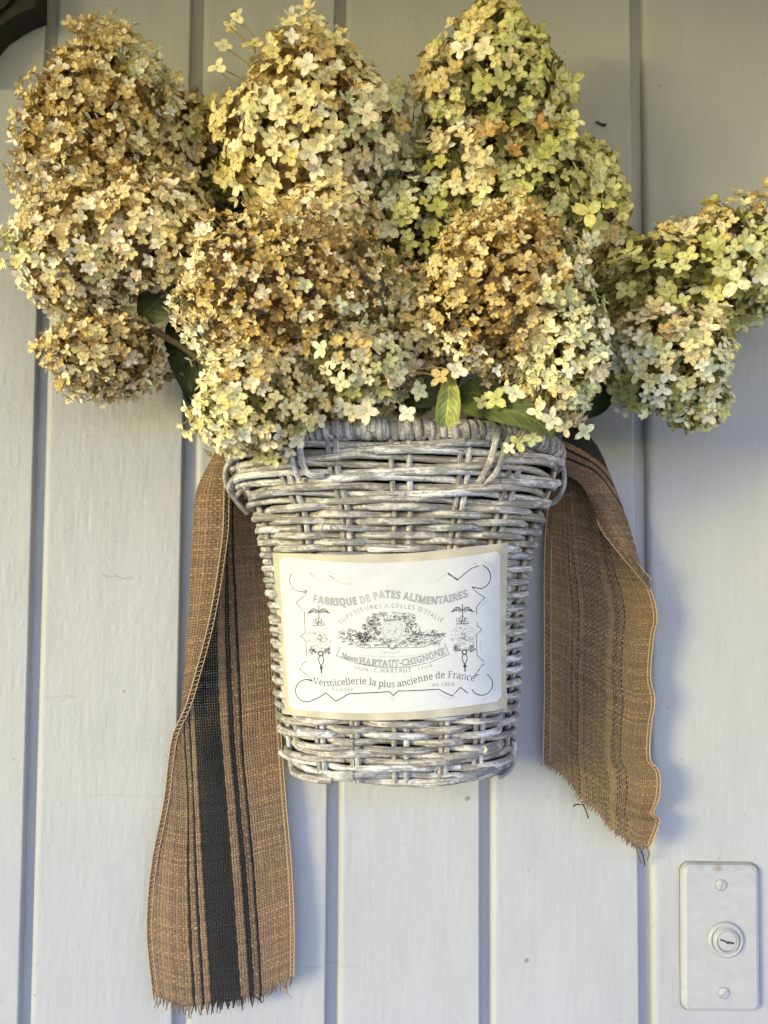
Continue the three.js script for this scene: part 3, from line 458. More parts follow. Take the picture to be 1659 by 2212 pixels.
  for (const [pts, m] of [[[[1256, 1731, .016], [1266, 1752, .016], [1271, 1768, .014]], darkThread], [[[1252, 1738, .016], [1244, 1738, .02], [1238, 1742, .02]], darkThread], [[[1372, 1826, .016], [1378, 1846, .012], [1386, 1866, .009]], brownThread], [[[1378, 1824, .016], [1388, 1846, .012], [1393, 1870, .006]], darkThread], [[[1394, 1826, .016], [1402, 1842, .014], [1398, 1858, .010]], brownThread]]) part('loose_thread', rod(curve(pts.map((q) => P(...q)), 14), 0.0006, 5), m, rib);
}

// ------------------------------------------------------------------ key switch plate
{
  const lock = thing('key_switch_plate', 'white painted metal key switch plate with two screws at lower right', 'switch plate');
  const c0 = P(1557, 2025, 0.004), w = (1639 - 1474) * M, h = (2178 - 1873) * M, r = 20 * M, bev = 0.0042, ht = 0.0064;
  lock.position.set(c0.x, c0.y, 0); lock.rotation.z = -0.006;
  const paint = dataTex(256, 512, (u, v) => { const k = 1 + (vnoise(u * 12, v * 24, 120, 12, 24) - 0.5) * 0.05 + (vnoise(u * 90, v * 180, 121, 90, 180) - 0.5) * 0.03, d = smooth(0.72, 0.8, vnoise(u * 40, v * 10, 122)) * smooth(0.968, 0.985, v) * 0.0; const st = smooth(0.055, 0.0, Math.hypot((u - 0.46) * 0.7, (v - 0.972) * 1.6)) * vnoise(u * 60, v * 90, 124) * 0.30 + smooth(0.9, 0.99, v) * smooth(0.55, 0.8, vnoise(u * 22, v * 30, 125)) * 0.05; return [0.645 * k - d - st * 0.45, 0.645 * k - d * 1.05 - st * 0.66, 0.640 * k - d * 1.3 - st * 0.88]; });
  const pm = new THREE.MeshStandardMaterial({ map: paint, roughness: 0.45 });
  const round = (W, H, R) => { const s = new THREE.Shape(), x = W / 2, y = H / 2; s.moveTo(-x + R, -y); s.lineTo(x - R, -y); s.absarc(x - R, -y + R, R, -Math.PI / 2, 0); s.lineTo(x, y - R); s.absarc(x - R, y - R, R, 0, Math.PI / 2); s.lineTo(-x + R, y); s.absarc(-x + R, y - R, R, Math.PI / 2, Math.PI); s.lineTo(-x, -y + R); s.absarc(-x + R, -y + R, R, Math.PI, 1.5 * Math.PI); return s; };
  const g = new THREE.ExtrudeGeometry(round(w - 2 * bev, h - 2 * bev, r - bev), { depth: 0.0008, bevelEnabled: true, bevelSize: bev, bevelThickness: ht - 0.0008, bevelSegments: 2, curveSegments: 10 });
  const p = g.attributes.position, uv = g.attributes.uv; for (let i = 0; i < p.count; i++) uv.setXY(i, p.getX(i) / w + 0.5, p.getY(i) / h + 0.5);
  g.translate(0, 0, 0.0005 - 0.0 - (ht - 0.0008) * 0 ); 
  // keep only the front half of the bevel proud of the wall
  g.translate(0, 0, -0.0008); part('plate', g, pm, lock);
  { const gs = new THREE.ExtrudeGeometry(round(w + 0.0012, h + 0.0012, r), { depth: 0.0005, bevelEnabled: false, curveSegments: 10 }); gs.translate(0, 0, 0.0002); part('contact_shade_plate', gs, new THREE.MeshStandardMaterial({ color: 0x77736a, roughness: 0.9 }), lock); }  // oversized dark plate whose rim stands in for the contact shadow
  const zf = ht + 0.0008 * 0 - 0.0008 + 0.0005 + 0.0;
  const local = (x, y) => { const q = P(x, y, 0.005); return [q.x - c0.x, q.y - c0.y]; };
  const dark = new THREE.MeshStandardMaterial({ color: 0x8d8d8c, roughness: 0.6 }), black = new THREE.MeshStandardMaterial({ color: 0x0c0c0c, roughness: 0.7 });
  for (const [x, y, a] of [[1556, 1911, 1.42], [1563, 2144, 0.72]]) {
    const [lx, ly] = local(x, y), R = 11.6 * M, sg = new THREE.LatheGeometry([[0, 0.0011], [R * 0.6, 0.0010], [R * 0.88, 0.0006], [R, 0], [R, -0.001]].map((q) => new THREE.Vector2(...q)).reverse(), 24); sg.rotateX(Math.PI / 2);
    const sc = part('screw', sg, pm, lock); sc.position.set(lx, ly, zf + 0.0003);
    const ring = new THREE.TorusGeometry(R * 1.03, 0.00032, 6, 28); part('screw_rim', ring, dark, sc);
    const sl = new THREE.BoxGeometry(R * 1.7, 0.0011, 0.0006); sl.rotateZ(a); sl.translate(0, 0, 0.0009); part('slot', sl, dark, sc);
  }
  const [kx, ky] = local(1565.6, 2028), R0 = 37 * M;
  const ring = new THREE.LatheGeometry([[R0, -0.001], [R0, 0.0016], [R0 * 0.93, 0.0030], [R0 * 0.84, 0.0034], [R0 * 0.80, 0.0020], [R0 * 0.74, 0.0022], [R0 * 0.64, 0.0052], [R0 * 0.60, 0.0056], [R0 * 0.57, 0.0052], [R0 * 0.56, 0.0030]].map((q) => new THREE.Vector2(...q)), 48); ring.rotateX(Math.PI / 2);
  const rg = part('lock_ring', ring, pm, lock); rg.position.set(kx, ky, zf);
  const cyl = new THREE.LatheGeometry([[R0 * 0.555, -0.001], [R0 * 0.555, 0.0042], [R0 * 0.51, 0.0047], [0, 0.0048]].map((q) => new THREE.Vector2(...q)), 36); cyl.rotateX(Math.PI / 2);
  const cy = part('lock_cylinder', cyl, pm, lock); cy.position.set(kx, ky, zf);
  const ks = new THREE.Shape(); const pts = [[-14, 3.4], [-5, 0.6], [-1.5, -1.6], [0.6, -3], [2.5, -1.5], [14, -4.2], [13.4, -7.4], [3.2, -5], [1.2, -7.4], [-2.4, -4.6], [-5, -2.4], [-14.4, 0.4]]; pts.forEach(([x, y], i) => i ? ks.lineTo(x * M, (y + 2) * M) : ks.moveTo(x * M, (y + 2) * M));
  const kg = new THREE.ExtrudeGeometry(ks, { depth: 0.0006, bevelEnabled: false }); kg.translate(0, 0, 0.0046); part('keyway', kg, black, cy);
}

// ------------------------------------------------------------------ dark ornament that reaches into the top left corner
{
  const orn = thing('wooden_ornament', 'dark brown wooden ornament reaching into the top left corner', 'ornament');
  const wood = dataTex(256, 256, (u, v) => { const s = vnoise(u * 4, v * 50, 140, 4, 50), k = 0.5 + s * 0.8; return [0.12 * k, 0.095 * k, 0.06 * k]; });
  const s = new THREE.Shape(); const c = (x, y) => { const p = P(x, y, 0.03); return [p.x, p.y]; };
  s.moveTo(...c(-70, 150)); s.quadraticCurveTo(...c(-25, 62), ...c(0, 50.5)); s.quadraticCurveTo(...c(38, 21), ...c(73.6, 12)); s.lineTo(...c(74, -60)); s.lineTo(...c(-70, -60)); s.closePath();
  const g = new THREE.ExtrudeGeometry(s, { depth: 0.026, bevelEnabled: true, bevelSize: 0.0015, bevelThickness: 0.0015, bevelSegments: 2, curveSegments: 16 }); g.translate(0, 0, 0.002);
  const p = g.attributes.position, uv = g.attributes.uv; for (let i = 0; i < p.count; i++) uv.setXY(i, p.getX(i) * 8, p.getY(i) * 8);
  part('ornament_body', g, new THREE.MeshStandardMaterial({ map: wood, roughness: 0.7 }), orn);
  part('carved_ridge', rod(curve([[-60, 90, .032], [-20, 38, .032], [10, 12, .032], [30, -10, .032]].map((q) => P(...q)), 20), 0.002, 7, 5), new THREE.MeshStandardMaterial({ map: wood, color: 0xfff0d8, roughness: 0.6 }), orn);
}
{
  const tw = thing('twig', 'tiny dark twig caught on the upper right board', 'twig'); const m = new THREE.MeshStandardMaterial({ color: 0x3b342a, roughness: 0.9 });
  part('stick', rod(curve([[1288, 262, .002], [1297, 267, .002], [1310, 269, .002]].map((q) => P(...q)), 10), 0.0009, 6), m, tw); part('stick_tip', rod(curve([[1296, 267, .002], [1304, 271, .002], [1309, 271, .002]].map((q) => P(...q)), 6), 0.0006, 6), m, tw);
}

// ------------------------------------------------------------------ hydrangeas
const PETALMAP = [0, 1].map((s) => dataTex(128, 128, (u, v) => {   // u across the petal, v from base to tip
  const cx = Math.abs(u - 0.5) * 2, mid = Math.exp(-cx * cx * 400) * (1 - v) * 0.12, a = (cx * 7 - v * 4.2), vein = Math.pow(0.5 + 0.5 * Math.cos(a * 4.2), 6) * 0.09 * (1 - cx * 0.5), bl = vnoise(u * 5, v * 5, 150 + s), sp = smooth(0.78, 0.92, vnoise(u * 16, v * 16, 152 + s)), ed = smooth(0.78, 1, Math.max(cx, v)) * (s ? 0.20 : 0.10);
  const k = 1.0 - vein - mid + (bl - 0.5) * (s ? 0.34 : 0.16) - sp * (s ? 0.16 : 0.06) - ed; return [k + 0.02, k - ed * 0.3 - sp * 0.03, k - ed * 0.5 - sp * 0.06];
}));
const PAL = {
  cream: ['#f4eac4', '#ecdfae', '#f8f2da', '#e8daa4'], yellow: ['#f3eab6', '#ece0a2', '#f7f0c6', '#e6d894'], tan: ['#e8dba8', '#dccb90', '#eee4be', '#d4be82'], brown: ['#dcc586', '#d0b574', '#e4d29c', '#c4a764'],
  rust: ['#c8a668', '#d0b076', '#b8965a', '#d8be86'], green: ['#c8c87e', '#d3d28c', '#b7ba70', '#dadaa0'], sage: ['#cfd4aa', '#dce0bc', '#bcc494', '#e5e8cc'], olive: ['#a3a35c', '#949652', '#b1af6a', '#868848'], pale: ['#ebebc4', '#e3e4b4', '#f1f2d4', '#dadb9e'], lime: ['#d4d28c', '#dedc98', '#c8ca80', '#e4e2a8'],
  shadebrown: ['#b29a60', '#a88e52', '#beA66c', '#9c8248'], shadegreen: ['#96965a', '#8a8a4e', '#a2a266', '#7e7e44'],  // for inner florets: shade inside the heads put into the colour
};
const palMat = {};
function matOf(pal, k) { const key = pal + k; return palMat[key] ??= new THREE.MeshPhysicalMaterial({ map: PETALMAP[['brown', 'rust', 'tan', 'shadebrown'].includes(pal) ? 1 : k & 1], color: PAL[pal][k], vertexColors: true, roughness: 0.8, transmission: 0.12, thickness: 0, side: THREE.DoubleSide, specularIntensity: 0.5 }); }
function floretGeo(seed, mode, low) {   // four sepals round a bud, with a short stalk; unit petal length
  const R = rngOf(seed), pos = [], uv = [], idx = [], col = [], nP = mode === 'crumpled' ? (R() < 0.5 ? 3 : 4) : (R() < 0.12 ? 5 : R() < 0.1 ? 3 : 4), NS = low ? 3 : 5, NT = low ? 2 : 4;
  for (let p = 0; p < nP; p++) {
    const az = p / nP * 2 * Math.PI + (R() - 0.5) * (mode === 'crumpled' ? 0.7 : 0.28), len = (0.88 + R() * 0.26) * (mode === 'crumpled' ? 0.9 : 1), wid = (mode === 'flat' ? 0.315 : mode === 'cupped' ? 0.30 : 0.28) * (0.85 + R() * 0.35);
    const lift = mode === 'flat' ? 0.02 + R() * 0.22 : mode === 'cupped' ? 0.18 + R() * 0.5 : 0.1 + R() * 1.0, bend = mode === 'flat' ? (R() - 0.6) * 0.5 : mode === 'cupped' ? (R() - 0.4) * 1.0 : (R() - 0.45) * 2.2, cup = mode === 'flat' ? 0.12 + R() * 0.2 : 0.25 + R() * (mode === 'crumpled' ? 1.1 : 0.5), tw = (R() - 0.5) * (mode === 'crumpled' ? 1.8 : 0.5), layer = (p % 2) * 0.03;
    const tone = 0.98 + R() * 0.20, warm = (R() - 0.5) * 0.10, age = Math.pow(R(), 3) * (mode === 'flat' ? 0.25 : 0.45), b0 = pos.length / 3;
    for (let i = 0; i <= NS; i++) {
      const s = i / NS, w = wid * (0.10 + 0.90 * Math.pow(Math.sin(Math.PI * Math.pow(Math.min(1, s * 0.93 + 0.03), 0.88)), 0.72)) * (i === NS ? 0.72 : 1);
      const ang = lift + bend * s * 0.5, r = s * len, rr = r * Math.cos(ang), zz = r * Math.sin(ang);
      for (let j = 0; j <= NT; j++) {
        const t = j / NT * 2 - 1, ser = (i >= 2 ? (hash2(i * 5 + j, p, seed) - 0.5) * 0.07 : 0);
        let lx = rr * (1 - (i === NS ? t * t * 0.16 : 0)) + ser, ly = t * w * (1 + ser), lz = zz + cup * (t * w) * (t * w) * 1.6 + layer + (mode === 'crumpled' ? (vnoise(i * 0.9 + p * 9, j * 0.9, seed) - 0.5) * 0.26 : (vnoise(i * 0.7 + p * 9, j * 0.7, seed) - 0.5) * 0.09);
        const ca = Math.cos(tw * s), sa = Math.sin(tw * s), y2 = ly * ca - (lz - zz) * sa, z2 = zz + ly * sa + (lz - zz) * ca;
        const c = Math.cos(az), d = Math.sin(az); pos.push(lx * c - y2 * d, lx * d + y2 * c, z2); uv.push(j / NT, s);
        const k = tone * (0.86 + 0.14 * smooth(0, 0.4, s)); const ag = age * smooth(0.2, 1, s * 0.7 + Math.abs(t) * 0.5); col.push(k * (1 + warm) * (1 - ag * 0.25), k * (1 - ag * 0.40), k * (1 - warm - 0.06 * (1 - s)) * (1 - ag * 0.75));
      }
    }
    for (let i = 0; i < NS; i++) for (let j = 0; j < NT; j++) { const a = b0 + i * (NT + 1) + j, b = a + NT + 1; idx.push(a, b, a + 1, a + 1, b, b + 1); }
  }
  const petals = geoOf(pos, uv, idx, col); if (low) return petals;
  const paint = (g, r, gg, b) => { const n = g.attributes.position.count, c = new Float32Array(n * 3); for (let i = 0; i < n; i++) { c[i * 3] = r; c[i * 3 + 1] = gg; c[i * 3 + 2] = b; } g.setAttribute('color', new THREE.BufferAttribute(c, 3)); const u = g.attributes.uv; for (let i = 0; i < u.count; i++) u.setXY(i, 0.3, 0.4); return g; };
  const bud = paint(new THREE.IcosahedronGeometry(0.085, 0), 0.75, 0.72, 0.42); bud.translate(0, 0, 0.06); bud.setIndex([...Array(bud.attributes.position.count).keys()]);
  const st = paint(rod([new THREE.Vector3(0, 0, 0.03), new THREE.Vector3((R() - 0.5) * 0.3, (R() - 0.5) * 0.3, -0.6), new THREE.Vector3((R() - 0.5) * 0.5, (R() - 0.5) * 0.5, -1.4)], 0.035, 4), 0.8, 0.72, 0.42);
  return mergeGeometries([petals, bud, st]);
}
const FLORET = { flat: [], cupped: [], crumpled: [] };
for (let k = 0; k < 12; k++) for (const m of ['flat', 'cupped', 'crumpled']) FLORET[m].push(floretGeo(k * 31 + { flat: 1, cupped: 7, crumpled: 13 }[m], m));
const FLORET_LOW = Array.from({ length: 14 }, (_, k) => floretGeo(k * 17 + 3, k % 2 ? 'cupped' : 'crumpled', true));
const bakedMat = new THREE.MeshPhysicalMaterial({ map: PETALMAP[0], vertexColors: true, roughness: 0.8, transmission: 0.12, thickness: 0, side: THREE.DoubleSide, specularIntensity: 0.5 });
const tintCol = new THREE.Color();
function baked(geo, matrix, hex, k) {   // a floret with its own tint in its vertex colours, for merging
  const g = geo.clone(); g.applyMatrix4(matrix); tintCol.set(hex); const a = g.attributes.color; for (let i = 0; i < a.count; i++) a.setXYZ(i, a.getX(i) * tintCol.r * k, a.getY(i) * tintCol.g * k, a.getZ(i) * tintCol.b * k); return g;
}
const LEAFMAP = dataTex(128, 256, (u, v) => { const cx = Math.abs(u - 0.5) * 2, mid = Math.exp(-cx * cx * 900), q = v * 9 - cx * 2.6, vein = Math.pow(0.5 + 0.5 * Math.cos(q * 2 * Math.PI), 22) * 0.7, n = vnoise(u * 9, v * 18, 160) - 0.5, net = smooth(0.6, 0.8, vnoise(u * 40, v * 80, 161)) * 0.1, k = clamp(mid + vein, 0, 1); return [lerp(0.40, 0.62, k) + n * 0.12, lerp(0.44, 0.64, k) + n * 0.10, lerp(0.24, 0.40, k) + n * 0.06 - net * 0.3]; });
const leafMats = [0xffffff, 0xa8b08a, 0xc6c69c, 0x8c9a7c, new THREE.Color(2.3, 2.05, 1.8)].map((c) => new THREE.MeshPhysicalMaterial({ map: LEAFMAP, color: c, roughness: 0.7, transmission: 0.12, thickness: 0, side: THREE.DoubleSide }));
// a leaf along a spine of points; side(f) gives the half width, roll folds its edges up
function leafGeo(spine, half, roll, seed, tongue) {
  const pts = curve(spine, 26), pos = [], uv = [], idx = [], NT = 8, n = pts.length;
  for (let i = 0; i < n; i++) {
    const f = i / (n - 1), t = pts[Math.min(n - 1, i + 1)].clone().sub(pts[Math.max(0, i - 1)]).normalize(), view = new THREE.Vector3(0, 0, 1), sd = new THREE.Vector3().crossVectors(view, t).normalize(), up = new THREE.Vector3().crossVectors(t, sd);
    const w = tongue ? half * (0.30 + 0.70 * smooth(0, 0.75, f)) * Math.sqrt(Math.max(0, 1 - Math.pow(Math.max(0, f - 0.72) / 0.28, 2)) * 0.96 + 0.04) : half * Math.pow(Math.sin(Math.PI * Math.pow(f * 0.98 + 0.01, 0.85)), 0.8);
    for (let j = 0; j <= NT; j++) { const s = j / NT * 2 - 1, a = s * roll, wob = (vnoise(f * 9, j * 0.7, seed) - 0.5) * half * 0.28 * Math.abs(s); const y = roll > 0.05 ? Math.sin(a) / roll : s, z = roll > 0.05 ? (1 - Math.cos(a)) / roll : 0; const p = pts[i].clone().addScaledVector(sd, w * y).addScaledVector(up, w * z + wob); pos.push(p.x, p.y, p.z); uv.push(j / NT, f); }
  }
  for (let i = 0; i < n - 1; i++) for (let j = 0; j < NT; j++) { const a = i * (NT + 1) + j, b = a + NT + 1; idx.push(a, a + 1, b, a + 1, b + 1, b); }
  return geoOf(pos, uv, idx);
}
const stemMat = new THREE.MeshStandardMaterial({ color: 0x6b5a38, roughness: 0.85 }), twigMat = new THREE.MeshStandardMaterial({ color: 0x7a4a28, roughness: 0.9 });
const pedicelMat = new THREE.MeshStandardMaterial({ color: 0x9a8654, roughness: 0.9 });
const GROUP = 'dried hydrangea heads in the wicker basket';
const heads = {};
// key, label, centre x, y, z, half sizes in photograph units, depth half size (m), upward taper, tilt, petal size, modes, colour patches [x, y, palettes]
function hydrangea(key, label, cx, cy, z, rx, ry, rz, taper, tilt, petal, modes, patches, extra = [], dens = 1) {
  const g = thing('hydrangea', label, 'hydrangea', GROUP); heads[key] = g;
  const R = rngOf(key.charCodeAt(0) * 131 + cx), c = P(cx, cy, z), k = mAt(z + rz * 0.5), X = rx * k * 1.07, Y = ry * k * 1.07, L = petal * mAt(z + rz);
  g.position.copy(c);
  const sp = petal * 0.76 / Math.sqrt(dens), want = Math.min(560, Math.round(2 * Math.PI * Math.pow((Math.pow(rx * ry, 1.6) + 2 * Math.pow((rx + ry) / 2 * rz / k, 1.6)) / 3, 1 / 1.6) / (sp * sp)));
  const total = Math.round(want * 1.7), rest = [], spots = [], ct = Math.cos(tilt), st = Math.sin(tilt), inner = [];
  const place = (ux, uy, uz, rad) => { const s = 1 - taper * uy; const bx = ux * X * s * rad, by = uy * Y * rad, bz = uz * rz * Math.sqrt(s) * rad; return new THREE.Vector3(bx * ct - by * st, bx * st + by * ct, bz); };
  const palAt = (p) => { const w = p.clone().add(c).project(camera), px = (w.x + 1) / 2 * VW, py = (1 - w.y) / 2 * VH; let best = null, bd = 1e9; for (const q of patches) { const d = Math.hypot(px - q[0], py - q[1]) * (0.75 + R() * 0.5); if (d < bd) { bd = d; best = q; } } const list = best[2].split(' '); return list[Math.floor(R() * R() * 1.25 * list.length) % list.length]; };
  const quat = new THREE.Quaternion(), zAx = new THREE.Vector3(0, 0, 1), nrm = new THREE.Vector3();
  const orient = (p, ux, uy, uz, jit) => { nrm.set(ux / X, uy / Y + taper * 0.4 / Y, uz / rz).normalize(); nrm.x += (R() - 0.5) * jit; nrm.y += (R() - 0.5) * jit; nrm.z += (R() - 0.5) * jit + 0.28; nrm.normalize(); const q = new THREE.Quaternion().setFromUnitVectors(zAx, nrm); return q.multiply(quat.setFromAxisAngle(zAx, R() * 6.283)); };
  for (let i = 0; i < total; i++) {
    const uy = 1 - 2 * (i + 0.5) / total, r = Math.sqrt(Math.max(0, 1 - uy * uy)), a = i * 2.399963 + R() * 0.9, ux = Math.cos(a) * r, uz = Math.sin(a) * r;
    if (uz < -0.18) continue;
    const lump = 1 + (vnoise(ux * 2.2 + 7, uy * 2.2 + uz * 2 + 3, cx) - 0.5) * 0.34, rad = lump * (0.88 + R() * 0.18) + (R() < 0.10 ? 0.10 : 0), p = place(ux, uy, uz, rad), pal = palAt(p), list = modes.split(' '), dry = ['brown', 'rust'].includes(pal);
    const mode = dry ? (R() < 0.5 ? 'crumpled' : 'cupped') : list[Math.floor(R() * list.length)];
    spots.push({ p, q: orient(p, ux, uy, uz, 1.0), s: L * (0.50 + R() * 0.50) * (dry ? 0.92 : 1), pal, tone: Math.floor(R() * 4), geo: FLORET[mode][Math.floor(R() * 12)], show: uz + rad * 0.6 });
  }
  spots.sort((m, n) => n.show - m.show).forEach((f, i) => {
    if (i < 290) { const m = part('floret', f.geo, matOf(f.pal, f.tone), g); m.position.copy(f.p); m.quaternion.copy(f.q); m.scale.setScalar(f.s); }
    else rest.push(baked(f.geo, new THREE.Matrix4().compose(f.p, f.q, new THREE.Vector3().setScalar(f.s)), PAL[f.pal][f.tone], 1));
  });
  if (rest.length) stuff(part('outer_florets', mergeGeometries(rest), bakedMat, g));
  for (const [ex, ey, ez, pal, sc] of extra) { const m = part('floret', FLORET.flat[Math.floor(R() * 12)], matOf(pal, Math.floor(R() * 4)), g); m.position.copy(P(ex, ey, ez).sub(c)); m.quaternion.setFromUnitVectors(zAx, new THREE.Vector3((R() - 0.5) * 0.8, (R() - 0.5) * 0.8, 1).normalize()); m.rotateZ(R() * 6); m.scale.setScalar(L * (sc ?? 1)); const q = P(lerp(ex, cx, 0.45), lerp(ey, cy, 0.45), lerp(ez, z, 0.45)).sub(c); stuff(part('pedicels', rod(curve([m.position.clone(), m.position.clone().lerp(q, 0.5).add(new THREE.Vector3(0.003, 0.002, 0)), q], 8), 0.0005, 5), pedicelMat, g)); }
  const mp = patches[Math.floor(patches.length / 2)][2].split(' ')[0], deep = { cream: 'shadebrown', tan: 'shadebrown', brown: 'shadebrown', rust: 'shadebrown' }[mp] ?? 'shadegreen';
  // the inside: florets tinted darker to paint in the shade there, and stalks, too deep to tell apart
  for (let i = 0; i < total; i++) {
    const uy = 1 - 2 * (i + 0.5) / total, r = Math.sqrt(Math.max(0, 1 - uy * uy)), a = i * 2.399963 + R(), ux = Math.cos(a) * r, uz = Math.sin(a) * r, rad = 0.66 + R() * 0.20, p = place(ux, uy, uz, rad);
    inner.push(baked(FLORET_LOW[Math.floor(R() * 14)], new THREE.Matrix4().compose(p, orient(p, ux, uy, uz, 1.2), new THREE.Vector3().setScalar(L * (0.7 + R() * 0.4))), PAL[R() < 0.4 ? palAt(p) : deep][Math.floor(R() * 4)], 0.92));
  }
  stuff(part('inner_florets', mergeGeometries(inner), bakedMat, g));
  const stalks = []; for (let i = 0; i < 46; i++) { const a = R() * 6.283, uy = R() * 2 - 1, r = Math.sqrt(Math.max(0, 1 - uy * uy)), p = place(Math.cos(a) * r, uy, Math.sin(a) * r, 0.8), o = new THREE.Vector3(0, p.y * 0.5 - Y * 0.25, 0); stalks.push(rod(curve([o, o.clone().lerp(p, 0.5).add(new THREE.Vector3((R() - 0.5) * 0.01, 0.004, 0)), p], 6), 0.0008, 4)); }
  stuff(part('flower_stalks', mergeGeometries(stalks), twigMat, g));
  // woody stem down into the basket
  const foot = P(lerp(850, cx, 0.30), 1060, 0.075).sub(c), ctl = P(lerp(850, cx, 0.62), clamp(cy + ry * 0.5, 780, 820), lerp(z, 0.08, 0.4)).sub(c);
  part('stem', rod(curve([new THREE.Vector3(0, Y * 0.3, 0), new THREE.Vector3(0, -Y * 0.5, 0), ctl, foot], 30), 0.0028, 7, 5), stemMat, g);
  return g;
}
// back row
hydrangea('A', 'tall rust brown and cream hydrangea head at the upper left', 224, 272, 0.088, 178, 208, 0.066, 0.40, 0.12, 26, 'cupped crumpled crumpled', [[120, 170, 'brown tan brown cream'], [200, 90, 'tan cream brown'], [310, 140, 'cream sage tan'], [360, 230, 'cream sage'], [180, 300, 'brown tan cream'], [330, 330, 'cream tan'], [280, 250, 'brown tan cream'], [110, 400, 'cream tan'], [320, 400, 'rust brown cream'], [90, 260, 'brown cream tan']], [[150, 48, 0.09, 'cream', 0.8], [178, 58, 0.09, 'tan', 0.6], [265, 88, 0.09, 'sage', 0.8], [340, 110, 0.08, 'sage', 0.9], [385, 178, 0.08, 'pale', 0.9]]);
hydrangea('a', 'narrow tan and olive hydrangea cluster behind the upper left heads', 410, 330, 0.062, 78, 112, 0.045, 0.15, 0, 26, 'cupped crumpled', [[400, 260, 'tan cream'], [440, 300, 'tan olive'], [420, 380, 'cream tan pale'], [450, 400, 'olive green']]);
hydrangea('D', 'small dark olive hydrangea cluster left of the yellow head', 492, 375, 0.045, 52, 95, 0.035, 0.1, 0, 26, 'flat cupped', [[490, 300, 'olive green'], [490, 380, 'olive green pale'], [500, 440, 'olive']]);
hydrangea('F', 'pointed yellow green hydrangea head at the top right of the basket', 1066, 178, 0.095, 156, 180, 0.062, 0.56, 0.02, 34, 'flat flat cupped', [[1050, 40, 'yellow lime tan'], [1010, 110, 'yellow lime cream'], [1110, 130, 'lime green yellow tan'], [930, 190, 'tan tan yellow'], [960, 250, 'lime green tan'], [1080, 220, 'green lime'], [1180, 200, 'green tan sage'], [1230, 280, 'lime green'], [1070, 310, 'green olive lime']], [[1040, 18, 0.10, 'yellow', 0.7], [905, 175, 0.08, 'tan', 0.9]]);
hydrangea('f', 'broad green hydrangea head with cream florets under the pointed one', 1090, 400, 0.092, 214, 136, 0.058, 0.05, 0, 33, 'flat flat cupped', [[980, 330, 'cream tan rust'], [1030, 370, 'cream tan'], [1100, 330, 'rust olive green'], [1130, 400, 'lime green'], [1220, 380, 'green lime'], [980, 420, 'tan rust olive'], [1060, 470, 'green sage'], [930, 380, 'olive green']]);
hydrangea('g', 'yellow green hydrangea cluster along the right edge of the bouquet', 1272, 440, 0.072, 70, 120, 0.045, 0.0, 0.08, 34, 'flat cupped', [[1290, 340, 'lime green'], [1240, 400, 'lime pale'], [1300, 440, 'lime green'], [1320, 520, 'tan green'], [1270, 520, 'green olive']], [[1318, 345, 0.08, 'lime', 0.9], [1272, 460, 0.125, 'lime', 1.15]]);
hydrangea('E', 'large pale yellow hydrangea head at the top centre', 672, 285, 0.115, 196, 196, 0.068, 0.10, 0.10, 34, 'flat flat flat cupped', [[560, 150, 'yellow cream'], [640, 120, 'yellow cream tan'], [720, 120, 'tan cream yellow'], [760, 170, 'tan brown sage'], [560, 240, 'yellow cream'], [660, 260, 'yellow cream'], [780, 260, 'cream sage tan'], [840, 300, 'sage pale tan'], [560, 370, 'yellow yellow'], [660, 400, 'cream yellow'], [760, 400, 'cream tan yellow'], [700, 480, 'cream tan'], [840, 400, 'sage pale']], [[512, 38, 0.11, 'cream', 0.7], [497, 58, 0.11, 'cream', 0.6], [482, 100, 0.12, 'cream', 0.8], [470, 145, 0.12, 'yellow', 0.9], [652, 66, 0.12, 'yellow', 0.9], [455, 218, 0.11, 'olive', 0.7], [855, 190, 0.11, 'pale', 0.8]]);
hydrangea('e', 'cream hydrangea cluster under the large pale yellow head', 715, 478, 0.135, 95, 78, 0.04, -0.1, 0, 34, 'flat flat cupped', [[680, 440, 'cream tan'], [720, 480, 'cream tan yellow'], [760, 520, 'tan cream'], [780, 440, 'cream yellow']]);
hydrangea('G', 'sage green hydrangea head in the dark middle of the bouquet', 890, 470, 0.085, 140, 130, 0.05, 0, 0, 32, 'flat flat cupped', [[830, 440, 'sage green'], [880, 500, 'green sage pale'], [950, 520, 'green olive sage'], [880, 560, 'green olive'], [800, 520, 'sage green'], [860, 380, 'sage olive']]);
hydrangea('B', 'cream hydrangea head with tan edges on the far left', 180, 548, 0.10, 146, 138, 0.06, 0.0, 0.05, 27, 'cupped cupped crumpled flat', [[100, 500, 'cream tan yellow'], [200, 500, 'cream yellow'], [120, 600, 'cream brown tan'], [220, 600, 'cream pale yellow'], [180, 660, 'cream pale'], [60, 560, 'pale yellow cream'], [110, 440, 'tan cream brown']]);
hydrangea('b', 'cream and tan hydrangea head between the left heads', 338, 505, 0.112, 112, 132, 0.05, 0.1, 0, 27, 'cupped crumpled flat', [[300, 430, 'cream tan brown'], [380, 440, 'cream cream tan'], [300, 520, 'cream tan'], [380, 540, 'cream yellow tan'], [320, 620, 'cream tan']]);
hydrangea('C', 'small tan and cream hydrangea head lowest on the left', 232, 772, 0.085, 116, 92, 0.05, 0.0, 0, 25, 'cupped crumpled', [[180, 740, 'tan cream brown'], [240, 720, 'tan brown cream'], [310, 740, 'brown tan cream'], [200, 800, 'cream tan'], [290, 810, 'cream tan'], [240, 850, 'cream cream tan']]);
